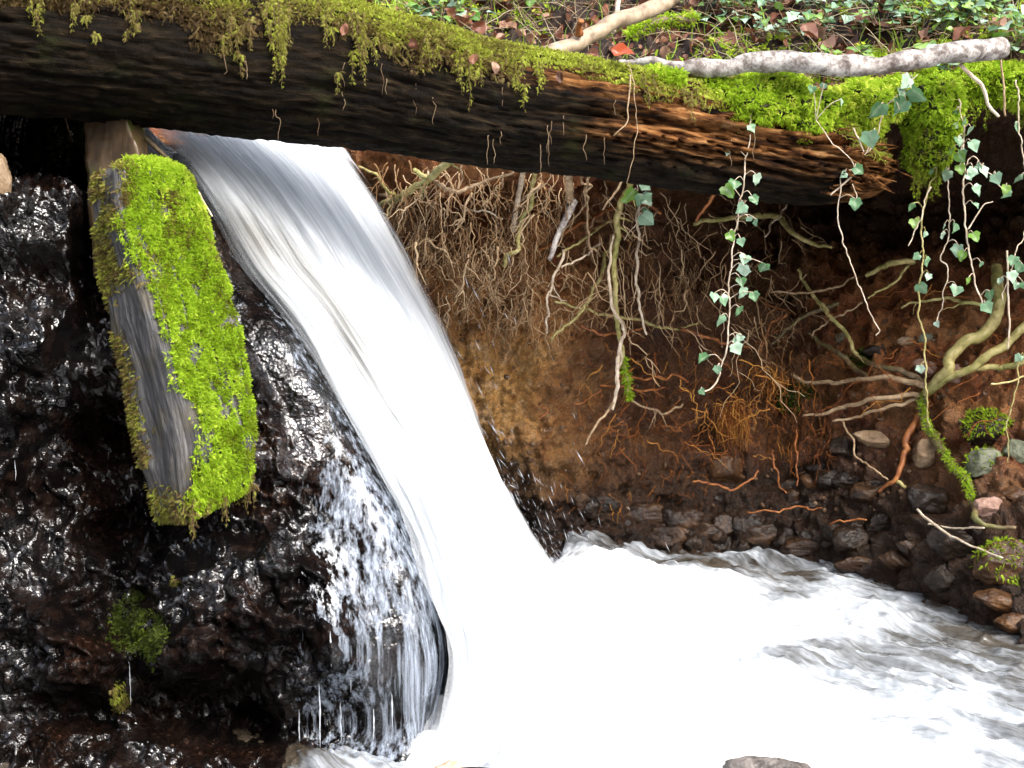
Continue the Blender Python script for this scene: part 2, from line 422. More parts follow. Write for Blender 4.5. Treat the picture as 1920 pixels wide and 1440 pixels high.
M = {
 'rock': mat_wet_rock(), 'soil': mat_soil(), 'log': mat_log(), 'post': mat_post(), 'stake': mat_stake(),
 'moss_bright': mat_moss('moss_bright', [(0, (0.08, 0.07, 0.015)), (0.25, (0.20, 0.22, 0.015)), (0.5, (0.30, 0.46, 0.02)), (0.78, (0.45, 0.61, 0.04)), (1, (0.66, 0.70, 0.12))]),
 'moss_old': mat_moss('moss_old', [(0, (0.06, 0.035, 0.015)), (0.3, (0.19, 0.13, 0.05)), (0.5, (0.29, 0.28, 0.055)), (0.75, (0.42, 0.49, 0.05)), (1, (0.62, 0.66, 0.14))]),
 'moss_dark': mat_moss('moss_dark', [(0, (0.015, 0.012, 0.004)), (0.5, (0.05, 0.07, 0.008)), (1, (0.14, 0.2, 0.015))]),
 'root_tan': mat_root('root_tan', (0.131, 0.080, 0.041), (0.319, 0.217, 0.123), (0.522, 0.392, 0.246)),
 'root_pale': mat_root('root_pale', (0.28, 0.2, 0.13), (0.52, 0.42, 0.31), (0.68, 0.6, 0.48)),
 'root_green': mat_root('root_green', (0.145, 0.123, 0.036), (0.348, 0.290, 0.109), (0.522, 0.464, 0.232), 0.5),
 'root_orange': mat_root('root_orange', (0.09, 0.025, 0.009), (0.23, 0.075, 0.02), (0.4, 0.17, 0.05)),
 'root_dark': mat_root('root_dark', (0.043, 0.029, 0.017), (0.116, 0.080, 0.043), (0.217, 0.160, 0.087), 0.4),
 'bark_tan': mat_root('bark_tan', (0.12, 0.08, 0.05), (0.30, 0.225, 0.15), (0.44, 0.36, 0.26), 0.0, 30),
 'lichen': mat_lichen(),
 'stone_tan': mat_stone('stone_tan', (0.07, 0.04, 0.02), (0.21, 0.14, 0.08), (0.33, 0.24, 0.16)),
 'stone_pink': mat_stone('stone_pink', (0.10, 0.055, 0.04), (0.27, 0.16, 0.12), (0.38, 0.27, 0.22)),
 'stone_orange': mat_stone('stone_orange', (0.014, 0.006, 0.002), (0.06, 0.026, 0.009), (0.15, 0.075, 0.028), 0.5),
 'stone_dark': mat_stone('stone_dark', (0.004, 0.0022, 0.0012), (0.013, 0.007, 0.0035), (0.036, 0.02, 0.011), 0.35),
 'stone_grey': mat_stone('stone_grey', (0.05, 0.055, 0.035), (0.12, 0.13, 0.085), (0.2, 0.2, 0.15)),
 'stone_wet': mat_stone('stone_wet', (0.006, 0.003, 0.0015), (0.026, 0.012, 0.005), (0.08, 0.042, 0.02), 0.5),
 'gravel': mat_stone('gravel', (0.03, 0.016, 0.008), (0.10, 0.055, 0.03), (0.2, 0.13, 0.08)),
 'stone_pale': mat_stone('stone_pale', (0.3, 0.17, 0.1), (0.55, 0.4, 0.28), (0.7, 0.58, 0.45), 0.2),
 'ivy': mat_leaf('ivy_leaf', [(0, (0.04, 0.12, 0.03)), (0.3, (0.12, 0.25, 0.12)), (0.65, (0.25, 0.40, 0.27)), (1, (0.46, 0.58, 0.46))]),
 'ivy_young': mat_leaf('ivy_young', [(0, (0.09, 0.2, 0.03)), (0.5, (0.16, 0.3, 0.04)), (1, (0.25, 0.4, 0.08))]),
 'litter': mat_leaf('dead_leaf', [(0, (0.06, 0.02, 0.012)), (0.4, (0.18, 0.06, 0.032)), (0.75, (0.30, 0.13, 0.08)), (1, (0.48, 0.32, 0.22))], (0.3, 0.18, 0.1), 0.5, 0.4),
 'leaf_orange': mat_leaf('orange_leaf', [(0, (0.36, 0.10, 0.02)), (1, (0.5, 0.2, 0.05))], (0.5, 0.25, 0.08), 0.45, 0.4),
 'leaf_red': mat_leaf('red_leaf', [(0, (0.38, 0.06, 0.02)), (1, (0.48, 0.12, 0.04))], (0.4, 0.15, 0.06), 0.35, 0.5),
 'grass': mat_moss('grass_blade', [(0, (0.12, 0.10, 0.03)), (0.5, (0.17, 0.28, 0.03)), (1, (0.32, 0.45, 0.06))], 0.3),
 'straw': mat_moss('dry_stem', [(0, (0.12, 0.07, 0.04)), (0.5, (0.30, 0.22, 0.13)), (1, (0.48, 0.40, 0.27))], 0.1),
}
# ------------------------------------------------------------------ water materials
def foam_shader(m, nrm=None, col=(0.86, 0.9, 0.94)):
    d = m.n('ShaderNodeBsdfDiffuse'); m.set(d.inputs[0], col)
    t = m.n('ShaderNodeBsdfTranslucent'); m.set(t.inputs[0], col)
    if nrm is not None: m.l(nrm, d.inputs['Normal'])
    return m.mixs(0.22, d.outputs[0], t.outputs[0])
def mat_fall():
    m = NT('falling_water')
    v = m.n('ShaderNodeCombineXYZ'); m.l(m.attr('across'), v.inputs[0]); m.l(m.attr('along'), v.inputs[1]); m.l(m.attr('layer'), v.inputs[2])
    f1 = m.noise(m.mapping(v.outputs[0], (48, 2.2, 7)), 1, 3, 0.5, 0.25)
    f2 = m.noise(m.mapping(v.outputs[0], (11, 1.3, 5)), 1, 3, 0.5, 0.4)
    f3 = m.noise(m.mapping(v.outputs[0], (240, 9, 11)), 1, 3, 0.6)
    st = m.math('ADD', m.math('MULTIPLY', f1, 0.45), m.math('ADD', m.math('MULTIPLY', f2, 0.45), m.math('MULTIPLY', f3, 0.1)))
    st = m.math('MULTIPLY', m.math('SUBTRACT', st, 0.5), 2.4)
    foam = m.math('ADD', m.attr('foam'), st, True)
    foam = m.val(foam, 0.1, 1.0, 0, 0.97)
    nrm = m.bump(m.math('ADD', f1, m.math('MULTIPLY', f3, 0.4)), 0.35, 0.01)
    tr = m.n('ShaderNodeBsdfTransparent'); tr.inputs[0].default_value = (0.86, 0.83, 0.76, 1)
    gl = m.n('ShaderNodeBsdfGlossy'); gl.inputs[1].default_value = 0.3; m.l(nrm, gl.inputs['Normal'])
    silt = m.n('ShaderNodeBsdfDiffuse'); silt.inputs[0].default_value = (0.055, 0.043, 0.032, 1)
    fr = m.n('ShaderNodeFresnel'); fr.inputs[0].default_value = 1.33
    clear = m.mixs(m.math('MULTIPLY', m.attr('body'), 0.75), tr.outputs[0], silt.outputs[0])
    clear = m.mixs(m.math('MULTIPLY', fr.outputs[0], 0.2), clear, gl.outputs[0])
    fc = m.ramp(m.val(m.math('ADD', st, m.math('MULTIPLY', m.attr('along'), 0.10)), -0.82, 0.56), [(0.0, (0.36, 0.40, 0.45)), (0.4, (0.58, 0.63, 0.68)), (0.85, (0.90, 0.92, 0.94))])
    sh = m.mixs(foam, clear, foam_shader(m, nrm, fc))
    edge = m.val(m.math('ADD', m.attr('edge'), m.math('MULTIPLY', st, 0.6)), 0.12, 0.95)
    cl = m.n('ShaderNodeBsdfTransparent')
    return m.done(m.mixs(edge, cl.outputs[0], sh))
def mat_trickle():
    m = NT('trickling_water'); c = m.coord()
    f1 = m.noise(m.mapping(c, (85, 85, 2.2)), 1, 4, 0.6, 0.15); f2 = m.noise(m.mapping(c, (260, 260, 9)), 1, 3, 0.6, 0.2)
    f3 = m.noise(m.mapping(c, (22, 22, 5)), 1, 3, 0.5)
    st = m.math('ADD', m.math('MULTIPLY', f1, 0.5), m.math('ADD', m.math('MULTIPLY', f2, 0.22), m.math('MULTIPLY', f3, 0.28)))
    a = m.math('ADD', m.attr('foam'), m.math('MULTIPLY', m.math('SUBTRACT', st, 0.5), 4.2))
    a = m.math('MULTIPLY', m.val(a, 0.42, 1.1), 0.62)
    d = m.n('ShaderNodeBsdfDiffuse'); d.inputs[0].default_value = (0.48, 0.55, 0.66, 1)
    g = m.n('ShaderNodeBsdfGlossy'); g.inputs[1].default_value = 0.2
    t = m.n('ShaderNodeBsdfTransparent')
    return m.done(m.mixs(a, t.outputs[0], m.mixs(0.12, d.outputs[0], g.outputs[0])))
def mat_pool():
    m = NT('foaming_water')
    v = m.n('ShaderNodeCombineXYZ'); m.l(m.attr('across'), v.inputs[0]); m.l(m.attr('along'), v.inputs[1])
    f1 = m.noise(m.mapping(v.outputs[0], (28, 4, 1)), 1, 4, 0.55, 0.6); f2 = m.noise(m.mapping(v.outputs[0], (120, 14, 1)), 1, 4, 0.6, 0.6)
    f3 = m.noise(m.coord(), 9, 3)
    st = m.math('ADD', m.math('MULTIPLY', f1, 0.5), m.math('ADD', m.math('MULTIPLY', f2, 0.28), m.math('MULTIPLY', f3, 0.22)))
    foam = m.math('ADD', m.attr('foam'), m.math('MULTIPLY', m.math('SUBTRACT', st, 0.5), 2.6))
    foam = m.val(foam, 0.25, 0.95)
    col = m.ramp(f3, [(0.35, (0.022, 0.016, 0.010)), (0.65, (0.075, 0.06, 0.042))])
    col = m.mix(m.attr('silt'), col, (0.10, 0.10, 0.095))
    nrm = m.bump(f2, 0.45, 0.008)
    w = m.bsdf(col, 0.08, nrm, 0.6)
    fc = m.ramp(m.val(m.math('ADD', m.math('MULTIPLY', m.math('SUBTRACT', st, 0.5), 1.6), m.attr('foam')), 0.15, 1.3), [(0.0, (0.34, 0.38, 0.43)), (0.5, (0.60, 0.65, 0.70)), (1.0, (0.88, 0.91, 0.94))])
    return m.done(m.mixs(foam, w, foam_shader(m, nrm, fc)))
def mat_drop():
    m = NT('water_drops')
    d = m.n('ShaderNodeBsdfDiffuse'); d.inputs[0].default_value = (0.8, 0.84, 0.9, 1)
    t = m.n('ShaderNodeBsdfTransparent'); g = m.n('ShaderNodeBsdfGlossy'); g.inputs[1].default_value = 0.1
    return m.done(m.mixs(0.45, m.mixs(0.15, d.outputs[0], g.outputs[0]), t.outputs[0]))
M['fall'], M['trickle'], M['pool'], M['drop'] = mat_fall(), mat_trickle(), mat_pool(), mat_drop()

# ------------------------------------------------------------------ stream bank: undercut soil face and the slope above it
XC = np.array([-6, -0.62, -0.40, -0.2, 0.1, 0.35, 0.55, 0.73, 0.88, 0.965, 1.08, 1.5, 2.5, 6.0])
E0 = np.array([4.5, 4.4, 3.6, 3.44, 3.44, 3.48, 3.5, 3.45, 3.26, 3.1, 2.86, 2.4, 1.7, 1.2])
B3 = np.array([4.5, 4.4, 3.6, 3.4, 3.4, 3.5, 3.56, 3.58, 3.5, 3.4, 3.22, 2.9, 2.3, 1.8])
B6 = np.array([4.5, 4.4, 3.58, 3.4, 3.42, 3.55, 3.68, 3.78, 3.72, 3.64, 3.52, 3.25, 2.8, 2.4])
B8 = np.array([4.5, 4.4, 3.54, 3.4, 3.43, 3.58, 3.9, 4.12, 4.16, 4.12, 4.0, 3.8, 3.3, 2.9])
LU = np.array([4.4, 4.3, 3.5, 3.36, 3.38, 3.46, 3.55, 3.62, 3.62, 3.6, 3.55, 3.3, 2.8, 2.4])
LT = np.array([4.0, 3.7, 3.3, 3.22, 3.2, 3.16, 3.14, 3.14, 3.12, 3.1, 3.06, 2.9, 2.5, 2.1])
ZU = np.array([1.0, 1.0, 0.98, 0.97, 0.97, 0.98, 1.00, 1.05, 1.08, 1.11, 1.12, 1.15, 1.2, 1.2])
def bank_profile(x):
    e, b3, b6, b8, lu, lt, zu = (np.interp(x, XC, a) for a in (E0, B3, B6, B8, LU, LT, ZU))
    return np.array([(x, e - 0.35, -0.3), (x, e - 0.08, -0.05), (x, e + 0.02, 0.06), (x, b3, 0.3), (x, b6, 0.6), (x, b8, 0.86), (x, (b8 + lu) / 2, zu + 0.02),
                     (x, lu - 0.06, zu), (x, lt + 0.03, zu + 0.005), (x, lt - 0.02, zu + 0.05), (x, lt + 0.06, zu + 0.10), (x, lt + 0.45, zu + 0.24), (x, lt + 1.1, zu + 0.52),
                     (x, lt + 2.2, zu + 1.1), (x, lt + 4.5, zu + 2.6), (x, lt + 9, zu + 6.0)])
xs = np.r_[np.linspace(-6, -0.7, 16)[:-1], np.linspace(-0.7, 2.3, 640), np.linspace(2.3, 6, 30)[1:]]
def bank_rows(P):
    a = catmull(P[:11], 330); b = catmull(P[9:14], 120); c = catmull(P[12:], 24)
    k = np.argmin(np.linalg.norm(b - a[-1], axis=1)); b = b[k + 1:]
    q = np.argmin(np.linalg.norm(c - b[-1], axis=1)); c = c[q + 1:]
    return a, b, c
R0 = [np.vstack([catmull(bank_profile(x)[:11], 330), catmull(bank_profile(x)[10:14], 110)[1:], catmull(bank_profile(x)[13:], 20)[1:]]) for x in xs]
BG = np.stack(R0, 1)                      # rows x columns x 3
BN = grid_normals(BG)
if BN[200, 250, 1] > 0: BN = -BN
zz = BG[..., 2]
rowi = np.arange(len(BG))[:, None] * np.ones((1, len(xs)))
d = 0.045 * fbm(BG * 3.1, 3, 3) + 0.028 * fbm(BG * 10, 3, 5, 0.55, True) + 0.016 * fbm(BG * 32, 3, 6) + 0.010 * fbm(BG * 80, 2, 8, .5, True) + 0.012 * (0.5 - cells(BG * 55, 9))
d = d - 0.012 * smooth(.25, .5, cells(BG * 14, 22)) + 0.008 * (0.5 - cells(BG * 40, 23)) + 0.035 * fbm(BG * np.array((9, 9, 4)), 3, 24, .6, True)
fine = ((xs > -0.75) & (xs < 2.35))[None, :] * 1.0
d = np.where(fine > 0, d, d * 1.5 + 0.15 * fbm(BG * 0.9, 3, 31))
BG = BG + BN * d[..., None]
BN = grid_normals(BG)
if BN[200, 250, 1] > 0: BN = -BN
topm = smooth(318, 330, rowi)
damp_shade_m = (1 - smooth(0.12, 0.34 + 0.22 * smooth(.1, .4, BG[..., 0]), zz + 0.09 * fbm(BG * 8, 3, 4))) * (1 - topm)
damp_shade_m = np.maximum(damp_shade_m, smooth(0.1, 0.35, BG[..., 0] + .12 * fbm(BG * 5, 3, 77)) * (1 - smooth(.75, .95, BG[..., 0])) * (1 - topm) * 0.7)  # right middle darkened: damp soil with shade painted in
damp_shade_m = np.maximum(damp_shade_m, smooth(0.55, 0.9, BG[..., 0]) * smooth(0.62, 0.8, zz) * (1 - topm) * 0.9)  # shade of the hollow under the overhang, painted into the soil colour
ochm = np.exp(-((BG[..., 0] + 0.06) / 0.24) ** 2) * smooth(0.05, 0.25, zz) * (1 - smooth(0.5, 0.8, zz)) * (1 - topm)
mb = MB(); mb.add(BG, grid_quads(*BG.shape[:2]), None, top=topm.ravel(), wet=damp_shade_m.ravel(), ochre=ochm.ravel())
bank = tag(mb.build('bank', M['soil']), kind='structure')
bq = mb.Q[0]; bv = BG.reshape(-1, 3)
BVH = BVHTree.FromPolygons([Vector(v) for v in bv.tolist()], bq.tolist())
def bank_hit(px, py, off=0.0, default=3.5):
    """where the line of sight through a photo pixel meets the bank, off metres in front of it"""
    p = at(px, py, 1.0); o = Vector((0, 0, CAM_Z)); dr = (Vector(p) - o).normalized()
    h = BVH.ray_cast(o, dr)
    if h[0] is None: return at(px, py, default)
    return at(px, py, h[0].y - off)

# unseen gully side behind the viewer, added to block low skylight, and stream bed
gx, gt = np.meshgrid(np.linspace(-7, 7, 70), np.linspace(0, 1, 50))
gy = -0.9 - 6 * gt; gz = -0.3 + 4.2 * smooth(0, 0.75, gt) + 1.0 * gt
G2 = np.stack([gx, gy, gz], -1); G2 = G2 + 0.22 * np.stack([fbm(G2 * 0.8, 4, k) for k in (1, 2, 3)], -1)
mb = MB(); mb.add(G2, grid_quads(*G2.shape[:2]), None, top=np.full(G2.size // 3, 0.7), wet=np.full(G2.size // 3, 0.2), ochre=np.zeros(G2.size // 3))
tag(mb.build('unseen_shade_bank', M['soil']), kind='structure')
gx, gy = np.meshgrid(np.linspace(-7, 8, 120), np.linspace(-1.5, 5, 60))
G3 = np.stack([gx, gy, -0.22 + 0.05 * fbm(np.stack([gx * 2, gy * 2, gx * 0], -1), 3, 4)], -1)
mb = MB(); mb.add(G3, grid_quads(*G3.shape[:2]), None, top=np.zeros(G3.size // 3), wet=np.full(G3.size // 3, 0.8), ochre=np.zeros(G3.size // 3))
tag(mb.build('stream_bed', M['soil']), kind='structure')

# ------------------------------------------------------------------ curves that carry the fall and the dripping rock
NEARP = [(268, 232, 2.60), (335, 310, 2.57), (388, 395, 2.53), (450, 500, 2.48), (525, 590, 2.44), (612, 720, 2.40), (700, 870, 2.36), (770, 1020, 2.33), (815, 1160, 2.30), (834, 1270, 2.28), (808, 1435, 2.22)]
FARP = [(632, 262, 3.2), (684, 335, 3.2), (728, 420, 3.2), (775, 520, 3.21), (818, 620, 3.22), (852, 715, 3.24), (880, 805, 3.26), (908, 885, 3.28), (950, 965, 3.30), (1000, 1035, 3.32), (1045, 1090, 3.30)]
NV = 260
near = catmull([at(*p) for p in NEARP], NV)
far = catmull([at(*p) for p in FARP], NV)
LEFTP = [(-420, 60, 2.50), (-420, 200, 2.47), (-420, 340, 2.44), (-420, 490, 2.42), (-420, 640, 2.40), (-420, 790, 2.38), (-420, 940, 2.36), (-420, 1090, 2.34), (-420, 1240, 2.32), (-420, 1390, 2.28), (-420, 1580, 2.22)]
left = catmull([at(*p) for p in LEFTP], NV)

# wet rock: left face, rounded corner, and the dam face under the fall
NS1, NS2 = 420, 150
s1 = np.linspace(0, 1, NS1)[None, :, None]
nin = near + np.array((-0.018, 0.012, 0.0))
fin = far + np.array((-0.10, 0.0, -0.04))
A = left[:, None] * (1 - s1) + nin[:, None] * s1
bow = np.sin(np.pi * np.linspace(0, 1, NS1) ** 1.3)[None, :] * 0.03
A[..., 1] -= bow
s2 = np.linspace(0, 1, NS2 + 1)[None, 1:, None]
B = nin[:, None] * (1 - s2) + fin[:, None] * s2
RG = np.concatenate([A, B], 1)
RG0 = RG[0]; w0 = smooth(330, 240, to_px(RG0)[0])
rise = np.array([RG0 + np.array((0, 0.05, 0.34))[None] * (k / 60 * w0)[:, None] + np.array((0, 0.004, -0.0005)) * k * (1 - w0)[:, None] * 0.2 for k in range(60, 0, -1)])
RG = np.concatenate([rise, RG], 0)
ker = np.hanning(47); ker /= ker.sum()
pad = np.pad(RG, ((0, 0), (23, 23), (0, 0)), 'edge')
sm = np.stack([np.apply_along_axis(lambda r: np.convolve(r, ker, 'valid'), 1, pad[..., k]) for k in range(3)], -1)
RG = sm
pxr, pyr = to_px(RG)
RN = grid_normals(RG)
if RN[190, 200, 1] > 0: RN = -RN
RB = RG.copy(); RBN = RN.copy()
q = RG * np.array((1, 1, 1.0))
d = 0.10 * fbm(q * np.array((4.5, 4.5, 6)), 3, 41) + 0.055 * fbm(q * 11, 3, 42, 0.5, True)
cell = cells(q * 64, 60); cell2 = cells(q * 130, 61)
d = d + 0.0105 * (0.5 - cell) * 1.6 + 0.004 * (0.5 - cell2) * 1.6 + 0.009 * fbm(q * 40, 3, 44)
ledge = fbm(q * np.array((2.0, 2.0, 7.0)), 2, 46)
d = d + 0.05 * np.round(ledge * 3) / 3 * 0.6
inn = smooth(1.0, 0.55, np.abs(np.arange(NS1 + NS2) - NS1)[None, :] / 60.0)
d = d * (1 - 0.85 * inn) - 0.004 * inn
# recesses in the face: under the post foot, and low on the left
for (cx, cy, rx, ry, dep) in ((120, 830, 170, 90, 0.10), (250, 980, 150, 70, 0.09), (330, 1340, 320, 70, 0.10), (60, 210, 240, 120, 0.16), (190, 460, 60, 330, 0.06), (560, 1400, 170, 60, 0.05), (250, 1130, 90, 120, 0.06)):
    d = d - 1.5 * dep * np.exp(-((pxr - cx) / rx) ** 2 - ((pyr - cy) / ry) ** 2)
for (cx, cy, rx, ry, dep) in ((70, 600, 170, 190, 0.05), (110, 1270, 180, 110, 0.06), (420, 1120, 150, 160, 0.05), (660, 1150, 120, 260, 0.03)):
    d = d + dep * np.exp(-((pxr - cx) / rx) ** 2 - ((pyr - cy) / ry) ** 2)
RG = RG + RN * d[..., None]
mb = MB(); mb.add(RG, grid_quads(*RG.shape[:2]))
rock = tag(mb.build('rock_face', M['rock']), 'dark wet rock face glistening below the left end of the log', 'rock face')
rq = mb.Q[0]
RBVH = BVHTree.FromPolygons([Vector(v) for v in RG.reshape(-1, 3).tolist()], rq.tolist())
def rock_hit(px, py, off=0.0, default=2.4):
    o = Vector((0, 0, CAM_Z)); dr = (Vector(at(px, py, 1.0)) - o).normalized()
    h = RBVH.ray_cast(o, dr)
    return at(px, py, (h[0].y if h[0] is not None else default) - off)

# ------------------------------------------------------------------ the fall: three sheets of water in one body
NU = 230
uu = np.linspace(0, 1, NU); vv = np.linspace(0, 1, NV)
U, Vv = np.meshgrid(uu, vv)
up = 70                                     # rows of smooth water upstream of the lip
mb = MB()
HOLES = [(570, 555, 130, 72, .56, 52), (470, 420, 100, 46, .5, 46), (655, 650, 90, 50, .36, 55), (330, 275, 60, 24, .8, 35), (760, 840, 140, 34, .22, 62), (690, 720, 140, 34, .3, 60)]
for layer, (off, seed) in enumerate(((0.0, 70), (0.022, 71), (0.045, 72))):
    S = near[:, None] * (1 - uu)[None, :, None] + far[:, None] * uu[None, :, None]
    bulge = np.sin(np.pi * U ** 0.8) * (0.012 + 0.02 * Vv)
    nrm = unit(np.array((0.9, -0.42, 0.25)))
    S = S + np.array((1.0, 0, 0.3)) * (U ** 6 * Vv ** .5 * (0.016 * fbm(np.stack([Vv * 9, U * 2, U * 0 + seed], -1), 3, seed)))[..., None]
    S = S + nrm * bulge[..., None]
    # water arriving from under the log
    lead = []
    for i in range(up, 0, -1):
        t = i / up
        lead.append(S[0] + np.array((-0.34, 0.5, 0.0)) * t + np.array((0, 0, 1.0)) * (0.03 * smooth(0, 0.5, t) + 0.012 * np.sin(9 * uu + 5 * t))[:, None] * t ** 0.5)
    S = np.concatenate([np.array(lead), S])
    vfull = np.r_[np.linspace(-0.38, 0, up, endpoint=False), vv]
    UU, VF = np.meshgrid(uu, vfull)
    d = off * smooth(-0.05, 0.25, VF) * (0.6 + 0.6 * VF)
    q = np.stack([UU * 20 + 3 * fbm(np.stack([UU * 3, VF * 2, UU * 0 + seed], -1), 2, 3), VF * 2.6, UU * 0 + seed], -1)
    d = d + (0.006 + 0.016 * smooth(0, 1, VF)) * fbm(q, 3, seed) + 0.004 * fbm(q * np.array((3.2, 2.2, 1)), 2, seed + 5)
    S = S + nrm * d[..., None]
    ppx, ppy = to_px(S)
    foam = 0.84 + 0.24 * smooth(0.6, 0.9, VF) + 0.30 * smooth(0.25, 0.6, UU) * smooth(-0.02, 0.3, VF)
    foam = foam + 0.3 * smooth(0.3, 0.55, UU) * (1 - smooth(0.0, 0.35, VF))
    for (cx, cy, rx, ry, dep, ang) in HOLES:
        a = math.radians(ang); dx, dy = ppx - cx, ppy - cy
        e = ((dx * math.cos(a) + dy * math.sin(a)) / rx) ** 2 + ((-dx * math.sin(a) + dy * math.cos(a)) / ry) ** 2
        foam = foam - dep * np.exp(-e)
    strandu = 0.07 + 0.03 * np.sin(VF * 7)
    foam = foam + (0.9 * np.exp(-((UU - strandu) / 0.035) ** 2) + 0.35 * np.exp(-((UU - strandu - .17) / 0.03) ** 2)) * smooth(.22, .36, VF) - 0.3 * (1 - smooth(0.0, 0.06, UU)) * (1 - smooth(0.55, 0.95, VF))
    edge = smooth(-0.03, 0.09, UU) * 0.85 + 0.15
    edge = np.maximum(edge, smooth(0.72, 0.95, VF) * smooth(0.0, 0.10, UU))
    edge = edge * (1 - 0.95 * smooth(0.84, 1.0, UU) * smooth(-.02, .1, VF))
    edge = np.maximum(edge, (1 - smooth(-0.1, 0.02, VF)))
    if layer: 
        foam = foam + 0.1; edge = edge - 0.36 + 0.35 * smooth(0.35, 0.8, VF) * smooth(0.05, 0.3, UU); edge = np.where(VF < 0.02, 0, edge)
    body = 0.95 * smooth(0.0, 0.2, UU) * (1 - 0.35 * smooth(0.2, 0.5, VF)) if layer == 0 else np.zeros_like(UU)
    mb.add(S, grid_quads(*S.shape[:2]), None, across=UU.ravel(), along=VF.ravel(), layer=np.full(UU.size, layer * 1.0), foam=foam.ravel(), edge=edge.ravel(), body=body.ravel())
tag(mb.build('waterfall', M['fall']), kind='structure')

# ------------------------------------------------------------------ thin water trickling over the dark rock beside the fall
j0, j1 = NS1 - 190, NS1 + 55
i0 = 120
def blur(G, n):
    k = np.hanning(n + 2)[1:-1]; k /= k.sum(); h = n // 2
    G = np.pad(G, ((h, h), (h, h), (0, 0)), 'edge')
    G = sum(w * G[i:i + G.shape[0] - 2 * h] for i, w in enumerate(k))
    return sum(w * G[:, i:i + G.shape[1] - 2 * h] for i, w in enumerate(k))
T0 = blur(RG, 41)[i0:, j0:j1] + np.array((0.012, -0.016, 0.004))
px_, py_ = to_px(T0)
den = np.zeros(px_.shape)
# density follows the visible strands beside the fall
xr = np.interp(py_, [400, 500, 700, 870, 1020, 1160, 1270, 1400], [395, 450, 600, 695, 768, 812, 832, 835])
den = 0.40 * np.exp(-(np.maximum(0, xr - px_) / 90.0) ** 2) + 0.34 * np.exp(-((px_ - 660) / 95.0) ** 2) * smooth(820, 1000, py_) + 0.2 * smooth(470, 640, px_) * smooth(750, 950, py_)
den = den * smooth(0, 12, np.arange(j1 - j0))[None, :] - 0.25 * (1 - smooth(470, 600, px_))
mb = MB(); mb.add(T0, grid_quads(*T0.shape[:2]), None, foam=den.ravel())
tag(mb.build('trickling_water', M['trickle']), kind='structure')
# single drips down the left of the face
mb = MB()
for k, (px, py, l) in enumerate([(242, 1240, 90), (31, 860, 60), (640, 1310, 120), (655, 1150, 200), (560, 1330, 80), (620, 1180, 100), (598, 1280, 120), (700, 1330, 80), (735, 1300, 90)]):
    l = l * 0.7; top = rock_hit(px, py, 0.010); bot = rock_hit(px, py + l, 0.012)
    bot[0] = top[0]; P = np.linspace(top, bot, 20); P[:, 1] = min(top[1], bot[1]); P[:, 0] += 0.0012 * fbm(P * 60, 2, k)
    tube(mb, P, (0.0006 if px < 450 else 0.0013) * np.sin(np.linspace(0.15, 3.0, 20)) * (1 + 0.5 * vnoise(np.stack([np.arange(20) * .7, np.full(20, k), np.zeros(20)], -1))), 6)
tag(mb.build('dripping_water', M['drop']), kind='structure')

# ------------------------------------------------------------------ plunge pool
xs2 = np.r_[np.linspace(-2.4, -0.5, 30)[:-1], np.linspace(-0.5, 1.5, 560), np.linspace(1.5, 5, 30)[1:]]
ys2 = np.r_[np.linspace(-0.6, 1.8, 40)[:-1], np.linspace(1.8, 3.75, 520)]
X, Y = np.meshgrid(xs2, ys2)
ppx, ppy = to_px(np.stack([X, Y, 0 * X], -1))
CP = np.array([  # photo x, y, whiteness, silt
 (850, 1400, 1.6, 0), (1000, 1200, 1.8, 0), (1100, 1300, 1.8, 0), (1250, 1400, 1.8, 0), (1050, 1080, 1.5, 0), (1200, 1090, 1.4, 0), (1350, 1110, 1.3, 0), (1250, 1180, 1.6, 0), (1400, 1300, 1.7, 0), (1450, 1200, 1.15, 0), (1500, 1400, 1.6, 0),
 (1080, 1040, .45, .2), (1150, 1062, .35, .2), (1200, 1035, .62, .2), (1300, 1055, .35, .1), (1350, 1072, .25, .1), (1330, 1037, .65, .1), (1400, 1045, .8, .1), (1440, 1065, .40, .1), (1500, 1080, .30, .2), (1430, 1090, .45, .2), (1480, 1115, .55, .4), (1540, 1070, .55, .3), (1580, 1100, .75, .3), (1560, 1130, .95, .4),
 (1620, 1140, .9, .4), (1660, 1100, .45, .2), (1700, 1130, .6, .3), (1750, 1130, .25, .1), (1690, 1170, .7, .7), (1620, 1180, .8, .7), (1550, 1180, 1.05, .6), (1500, 1160, 1.1, .4), (1500, 1225, .55, .8), (1560, 1225, .6, .9), (1640, 1220, .62, .9), (1720, 1200, .45, .8), (1800, 1190, .25, .4), (1860, 1200, .2, .2), (1780, 1240, .5, .8), (1860, 1250, .55, .7), (1910, 1250, .4, .6),
 (1560, 1265, .8, .6), (1650, 1290, .55, .9), (1740, 1305, .6, .9), (1820, 1300, .85, .5), (1900, 1300, .45, .8), (1600, 1320, 1.3, 0), (1700, 1340, 1.05, .4), (1660, 1350, .7, .8), (1740, 1380, .7, .9), (1800, 1350, .8, .6), (1880, 1370, .55, .8), (1880, 1420, .6, .8), (1800, 1410, 1.05, .3), (1700, 1420, 1.15, .2), (1640, 1390, 1.15, .2), (1560, 1350, 1.4, 0),
 (2100, 1300, .55, .7), (2100, 1500, .6, .7), (1900, 1550, .8, .5), (1700, 1600, 1.0, .4), (1400, 1600, 1.2, .2), (900, 1600, 1.0, .3), (600, 1470, .5, .4), (300, 1500, .0, .1), (450, 1390, .0, 0), (520, 1420, 0.05, 0), (350, 1420, 0, 0), (700, 1430, .7, .3), (2300, 1250, .3, .5)], float)
CP[:, 2] -= 0.05 * (CP[:, 0] > 1470) * (CP[:, 1] > 1190) * (CP[:, 2] < 1.1)
CW = np.array([at(x, y, 1) for x, y, _, _ in CP])
